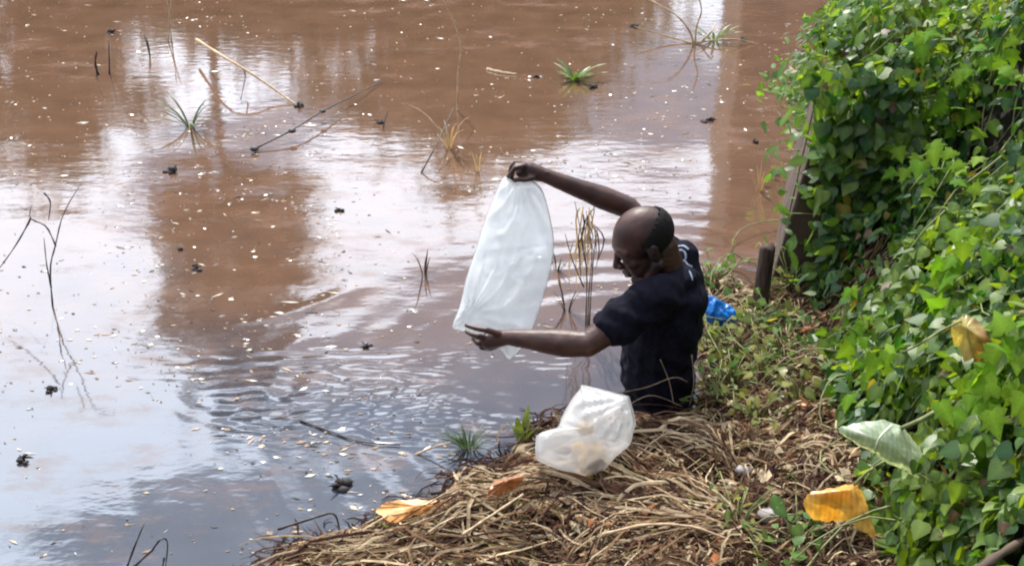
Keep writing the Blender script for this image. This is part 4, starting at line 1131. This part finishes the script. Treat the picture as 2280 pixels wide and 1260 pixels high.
M_darkblade = leafy('rotten_blade', c_a=(.03, .022, .02), c_b=(.07, .05, .04), trans=.2, tcol=(1.2, 1.1, .9))

upright('dead_twig', 'forked dark dead twig standing alone in the pale water far left', 'twig', (118, 682),
        [[(118, 690), (112, 600), (124, 545), (140, 480), (176, 415)], [(124, 548), (103, 505), (68, 487), (70, 458)], [(68, 487), (36, 545), (-8, 605)], [(114, 640), (104, 590), (98, 530)], [(98, 430), (112, 450), (108, 490)]], .0055, M_twig)
upright('dead_twig', 'bent black twig rising from the water at the bottom left edge', 'twig', (300, 1262),
        [[(278, 1275), (300, 1215), (322, 1163)], [(296, 1262), (335, 1228), (358, 1200), (373, 1208), (368, 1270)], [(366, 1240), (360, 1275)]], .0055, M_twig)
t = upright('dead_branch', 'forked dead branch with green shoots standing in brown water near the top', 'branch', (1545, 98),
        [[(1545, 104), (1535, 70), (1500, 30), (1425, -12)], [(1548, 104), (1550, 62), (1562, 25), (1553, -12)], [(1546, 98), (1480, 80), (1412, 60)], [(1548, 96), (1640, 88), (1735, 115)], [(1560, 95), (1585, 70), (1592, 52)]], .011, M_reed)
blades(t, (1590, 92), 9, .22, .2, .02, M_blade, 3)
tw = upright('dead_stalk', 'tall dry stalk rising out of the top edge above the far arm of the man', 'stalk', (1019, 245),
        [[(1018, 262), (1020, 170), (1026, 105), (1012, 55), (982, -8)]], .008, M_reed, depth=.01)
blades(tw, (1000, 330), 7, .35, .2, .012, M_dryblade, 5)
upright('dead_stalk', 'pale and dark stalk pair at the top left edge', 'stalk', (377, 92), [[(374, 96), (377, 40), (370, -10)], [(382, 92), (378, 40), (382, -10)]], .008, M_reed, depth=.01)
t = upright('reed_clump', 'clump of golden dead reeds between the bag and the face of the man', 'reeds', (1310, 722),
        [[(1308, 735), (1312, 640), (1318, 560), (1305, 470)], [(1304, 728), (1306, 600), (1290, 500), (1280, 450)], [(1312, 725), (1320, 590), (1330, 510)], [(1300, 640), (1275, 580), (1258, 520)]], .0042, M_bark, depth=.03)
r1 = np.random.default_rng(77); Y = G(1310, 722)[1]
for k in range(24):
    a0, b0 = r1.uniform(1276, 1334), r1.uniform(450, 540)
    ln = [(a0, b0), (a0 + r1.normal(0, 9), b0 + r1.uniform(25, 50)), (a0 + r1.normal(-4, 16), b0 + r1.uniform(60, 130))]
    yy = Y + r1.normal(0, .05); q = smooth_line([P(a, b, yy + r1.normal(0, .015)) for a, b in ln], 7)
    ww = r1.uniform(.004, .007) * np.array([.5, 1, 1, .9, .8, .5, .12]); mb = MB(); V = []
    for i in range(7): V += [q[i] - [ww[i] / 2, 0, 0], q[i] + [0, ww[i] * .3, 0], q[i] + [ww[i] / 2, 0, 0]]
    mb.add(V, sum([[(3 * i, 3 * i + 1, 3 * i + 4, 3 * i + 3), (3 * i + 1, 3 * i + 2, 3 * i + 5, 3 * i + 4)] for i in range(6)], [])); mb.build('leaf', M_dryblade if k % 3 else M_darkblade, t)
blades(t, (1240, 600), 8, .14, .08, .007, M_darkblade, 9)
t = thing('water_weed', 'dark green spidery weed standing in the bright water upper left', 'weed', G(424, 285)); blades(t, (424, 285), 13, .26, .2, .014, M_deep, 4)
t = thing('water_weed', 'small bright green sprig floating above the raised hand of the man', 'weed', G(1280, 178)); blades(t, (1280, 178), 14, .18, .17, .026, M_blade, 6)
t = thing('grass_tuft', 'dark green grass tuft at the shore left of the white bag on the bank', 'grass tuft', G(1045, 1000)); blades(t, (1045, 1000), 40, .13, .10, .006, M_deep, 8)
t = thing('sprout', 'yellow green pointed sprout at the shore touching the white bag', 'sprout', G(1165, 990)); blades(t, (1162, 985), 9, .17, .05, .035, M_sprout, 10, .15); blades(t, (1168, 992), 5, .12, .07, .02, M_darkblade, 12)
for (bx, by, n_, lab) in ((945, 610, 5, 'thin grey grass shoots left of the held bag'), (1065, 380, 6, 'thin pale grass shoots above left of the raised hand'), (1262, 690, 9, 'thin dark grass shoots below the golden reeds'),
                          (1690, 425, 7, 'pale dry shoots in the brown water left of the concrete wall'), (850, 290, 4, 'dark rotten shoots in the middle of the upper water'), (335, 125, 4, 'dark rotten shoots near the pale stalk pair')):
    t = thing('water_grass', lab, 'grass', G(bx, by), 'sparse shoots standing in the water')
    blades(t, (bx, by), n_, .2, .07, .008, M_darkblade if 'dark' in lab or 'grey' in lab else M_dryblade, int(bx), .25)
upright('reed_stub', 'short dark curved stub, leftmost of two at the upper left', 'stub', (219, 167), [[(219, 170), (212, 140), (216, 115)]], .013, M_clod, depth=0)
upright('reed_stub', 'short dark straight stub, right of the curved one at upper left', 'stub', (243, 165), [[(244, 168), (243, 130), (242, 90)]], .008, M_clod, depth=0)

def lying(name, label, cat, pts, rad, mat, z=None, knots=(), group=None):
    zz = z or [.006] * len(pts)
    q = smooth_line([G(a, b, h_) for (a, b), h_ in zip(pts, zz)], max(8, 4 * len(pts)))
    mb = MB(); n = len(q); rad *= .75; mb.tube(q, np.linspace(rad, rad * .6, n) * (1 + .2 * np.sin(np.arange(n) * 1.9)), 6)
    for (a, b, h_, r0) in knots: mb.ball(G(a, b, h_), (r0 * 1.4, r0, r0 * .8), None, 8, 6)
    return tag(mb.build(name, mat), label, cat, group)
lying('reed', 'long pale broken reed slanting down to the right in the upper left', 'reed', [(437, 88), (490, 122), (545, 155), (605, 195), (662, 236)], .012, M_reed, [.10, .16, .14, .06, .0])
lying('twig', 'thin dark twig hanging from the middle of the long pale reed', 'twig', [(540, 152), (546, 170), (536, 222)], .006, M_twig, [.14, .08, .01])
lying('stick', 'long thin dark knotty stick slanting up to the right, upper middle left', 'stick', [(566, 332), (650, 290), (718, 248), (785, 215), (850, 182)], .007, M_twig, [.01, .05, .06, .04, .01], ((566, 332, .02, .018), (650, 292, .05, .016), (718, 248, .06, .014)))
lying('stick', 'dark leaning stick left of the raised hand', 'stick', [(938, 385), (970, 325), (1010, 240)], .006, M_twig, [0, .10, .18])
lying('twig', 'dark curved twig lying on the pale water left of the white bag', 'twig', [(668, 935), (730, 958), (800, 982), (890, 990)], .005, M_twig)
lying('twig', 'dark bent twig off the shore at the bottom', 'twig', [(618, 1178), (690, 1155), (742, 1143), (756, 1180)], .006, M_twig, [.03, .05, .05, .0])
lying('twig', 'grey twig lying from the water onto the shore beside the grass tuft', 'twig', [(925, 1012), (965, 995), (1003, 984)], .006, M_reed, [.0, .03, .06])
lying('stick', 'black stick on the shore above the orange leaf', 'stick', [(960, 1098), (1010, 1090), (1060, 1085)], .009, M_twig, [.02, .05, .09])
lying('stalk', 'long pale dry stalk lying diagonally across the bank right of the orange leaf', 'stalk', [(1030, 1190), (1090, 1150), (1165, 1100)], .007, M_reed, [.15, .17, .19])
lying('stalk', 'long pale curved stalk lying low on the bank below the white bag', 'stalk', [(1340, 1190), (1440, 1168), (1540, 1172), (1620, 1200)], .007, M_reed, [.17, .19, .19, .17])
lying('floating_board', 'pale flat piece of wood floating in the brown water above the raised hand', 'driftwood', [(1085, 155), (1118, 162), (1150, 166)], .016, M_reed, [.004, .006, .004])
lying('branch', 'thick grey branch in the bottom right corner below the vines', 'branch', [(2170, 1275), (2225, 1235), (2300, 1190)], .02, M_bark, [float(hit(2225, 1240)[2]) + .1] * 3)
M_dryroot = solid('dry_root', (.14, .10, .065), (.26, .19, .13), 40, .8, .2)
root = [[(1375, 875), (1440, 862), (1500, 840), (1530, 850)], [(1470, 800), (1490, 850), (1500, 900)], [(1395, 905), (1450, 880), (1520, 905)], [(1540, 790), (1545, 850), (1535, 905)]]
rlab = ['long pale root strand crossing the waist of the man from left to right', 'short hanging root strand at the middle of the waist of the man', 'low root strand at the water line of the man, just above the dry grass', 'root strand hanging at the back of the waist of the man']
for i, ln in enumerate(root):
    Y = 3.93
    mb = MB(); q = smooth_line([P(a, b, Y + .02 * math.sin(j * 2 + i)) for j, (a, b) in enumerate(ln)], 12); mb.tube(q, np.linspace(.0026, .0014, 12), 5)
    tag(mb.build('root_strand', M_dryroot), rlab[i], 'root', 'root strands at the waist of the man')

clods = [(388, 380, .036, 'black clod floating in the pale water right of the forked twig'), (665, 236, .030, 'black clod at the lower end of the long pale reed'), (815, 770, .018, 'small black clod floating left of the lower hand'),
         (435, 597, .020, 'black clod floating in the brown patch, lower of two'), (406, 556, .015, 'black clod floating in the brown patch, upper of two'), (115, 868, .020, 'ragged black clod in the pale water lower left'),
         (762, 1082, .030, 'ragged black clod in the bottom water left of the orange leaf'), (850, 272, .024, 'upright black clod by the rotten shoots'), (1580, 268, .030, 'black clod floating on the bright reflection top right'),
         (1410, 60, .026, 'black clod at the left tip of the dead branch'), (1655, 88, .026, 'black clod right of the dead branch shoots'), (1680, 315, .020, 'black clod floating left of the concrete wall'), (1195, 172, .020, 'black clod right of the floating board'),
         (50, 1022, .018, 'small black clod at the lower left edge'), (245, 72, .03, 'flat black clod above the two stubs'), (1322, 195, .024, 'black clod below the small green sprig'), (755, 468, .016, 'black clod in the middle of the water left of the held bag')]
for i, (a, b, r0, lab) in enumerate(clods):
    mb = MB(); c0 = G(a, b, r0 * .2); r1 = np.random.default_rng(i)
    for k in range(5): mb.ball(c0 + r1.normal(0, r0 * .45, 3) * [1.2, 1, .35], np.array([1, .8, .55]) * r0 * r1.uniform(.4, .8), None, 8, 6)
    for k in range(4):
        e = c0 + r1.normal(0, r0 * .6, 3) * [1.3, 1, .3] + [0, 0, r0 * .7]; mb.tube([c0, (c0 + e) / 2 + [0, 0, .004], e], [r0 * .16, r0 * .14, r0 * .06], 5)
    tag(mb.build('clod', M_clod), lab, 'clod', 'black clods floating on the water')

# pale flecks and straw bits drifting on the water
mb = MB(); cnt = 0
M_fleck = leafy('pale_fleck', attr=True, trans=.1, gloss=.25, rough=.25, tcol=(1, 1, 1))
cand = np.stack([rng.uniform(-100, 1850, 5600), rng.uniform(-40, 1250, 5600)], -1)
for k in range(150):
    c0 = (rng.uniform(-50, 1750), rng.uniform(0, 1240)); w_ = rng.uniform(15, 70)
    q_ = rng.normal(0, 1, (48, 2)) * [w_ * 2.2, w_ * .3]; sl = rng.normal(.0, .25); q_[:, 1] += q_[:, 0] * sl + .12 * w_ * np.sin(q_[:, 0] / w_ * 2)
    cand = np.concatenate([cand, np.array(c0) + q_])
rng.shuffle(cand)
gs = np.array([G(a, b) for a, b in cand]); dl = inland(gs[:, 0], gs[:, 1])
wz = water_z(gs[:, 0], gs[:, 1])
for (a, b), g, d_, z_ in zip(cand, gs, dl, wz):
    if cnt >= 3000: break
    if d_ > -.01 or np.hypot(g[0] - MAN[0], g[1] - MAN[1]) < .2: continue
    dens = .35 + .5 * float(vnoise(g[0], g[1], 1.3, 41)) + (.35 if 250 < a < 760 and 380 < b < 900 else 0) + (.15 if b < 450 and a > 700 else 0)
    if 450 < a < 1350 and 800 < b < 950: dens -= .35
    if rng.random() > dens: continue
    L = float(np.clip(.0065 * math.exp(rng.normal(0, .65)), .002, .045))
    w = L * rng.uniform(.3, .7) if L < .015 else rng.uniform(.003, .007)
    an = rng.normal(0, .5); u = np.array([math.cos(an), math.sin(an), 0]) * L; v = np.array([-math.sin(an), math.cos(an), 0]) * w
    z = z_ + .002
    p0 = np.array([g[0], g[1], z])
    h_s = rng.uniform(.5, 1.5, 4)
    c = np.array([(.56, .50, .41), (.46, .35, .24), (.74, .72, .66), (.30, .20, .12), (.05, .04, .035)][rng.choice(5, p=[.18, .26, .09, .30, .17])])
    h_ = rng.uniform(.001, .004)
    mb.add([p0 - u * h_s[0], p0 - v * h_s[1], p0 + u * h_s[2], p0 + v * h_s[3], p0 + [0, 0, h_]], [(0, 1, 4), (1, 2, 4), (2, 3, 4), (3, 0, 4)], c); cnt += 1
tag(mb.build('floating_debris', M_fleck, None, False), 'pale straw bits and foam flecks drifting all over the water', 'debris', kind='stuff')

M_weed = leafy('weed_tissue', c_a=(.07, .11, .025), c_b=(.24, .23, .06), trans=.5, rib=True, gloss=.05)
# weeds rooted in the bank behind the man
for i, (a, b, lab) in enumerate([(1590, 630, 'small yellow green weed at the shore left of the post'), (1580, 770, 'leafy weed right behind the waist of the man, below the blue bag'), (1640, 790, 'leafy weed between the blue bag and the vine slope'),
                                 (1630, 850, 'round leaved weed behind the man on the bank'), (1700, 830, 'straggling weed on the bank just left of the vine slope'), (1760, 640, 'straggling weed at the foot of the concrete wall'),
                                 (1720, 720, 'yellowish weed tuft below the post'), (1595, 875, 'low weed touching the back of the man at the water line'), (1668, 730, 'weed right beside the blue bag, on its post side'), (1745, 785, 'weed at the dark foot of the vine slope level with the blue bag'), (1785, 890, 'weed under the vine edge above the large pale leaf'), (1690, 930, 'low green weed on the dry grass right of the white bag'), (1775, 1215, 'green weed below the orange dying leaf'), (1640, 1170, 'sparse green weed right of the dry grass fan')]):
    h0 = hit(a, b, .03); t = thing('weed', lab, 'weed', h0, 'weeds on the bank'); r1 = np.random.default_rng(60 + i); n = 30
    pp = h0 + r1.normal(0, .062, (n, 3)) * [1.2, 1.2, .5] + [0, 0, .05]; nn2 = np.array([-.1, -.2, .8]) + r1.normal(0, .4, (n, 3)); nn2 /= np.linalg.norm(nn2, axis=1)[:, None]
    s2, t2 = frames(nn2, r1.normal(0, 1, (n, 3)))
    leaf_objects('small' if i % 2 else 'heart', pp, s2, t2, nn2, r1.uniform(.020, .048, n), M_weed if i % 3 else M_shrub, t)
    mb = MB(); mb.ball(h0 - [0, 0, .04], .008, None, 6, 4)
    for k in range(n): mb.tube([h0 - [0, 0, .04], (h0 + pp[k]) / 2 + [0, 0, .01], pp[k]], [.003, .0025, .002], 4)
    mb.build('stem', M_vstem, t)
# stones
M_stone = solid('pale_stone', (.17, .145, .14), (.30, .27, .26), 20, .6, .4, .5, .004)
for (a, b, r0, lab) in ((1718, 1148, .034, 'rounded pale stone on the bank left of the orange dying leaf'), (1657, 1048, .024, 'small shiny grey stone on the bank right of the white bag')):
    mb = MB(); c0 = hit(a, b, .03); mb.ball(c0, (r0 * 1.25, r0, r0 * .8), None, 20, 14)
    mb.v[0] = np.array([q_ + (q_ - c0) * .22 * nz(q_, 28) for q_ in mb.v[0]])
    tag(mb.build('stone', M_stone), lab, 'stone')
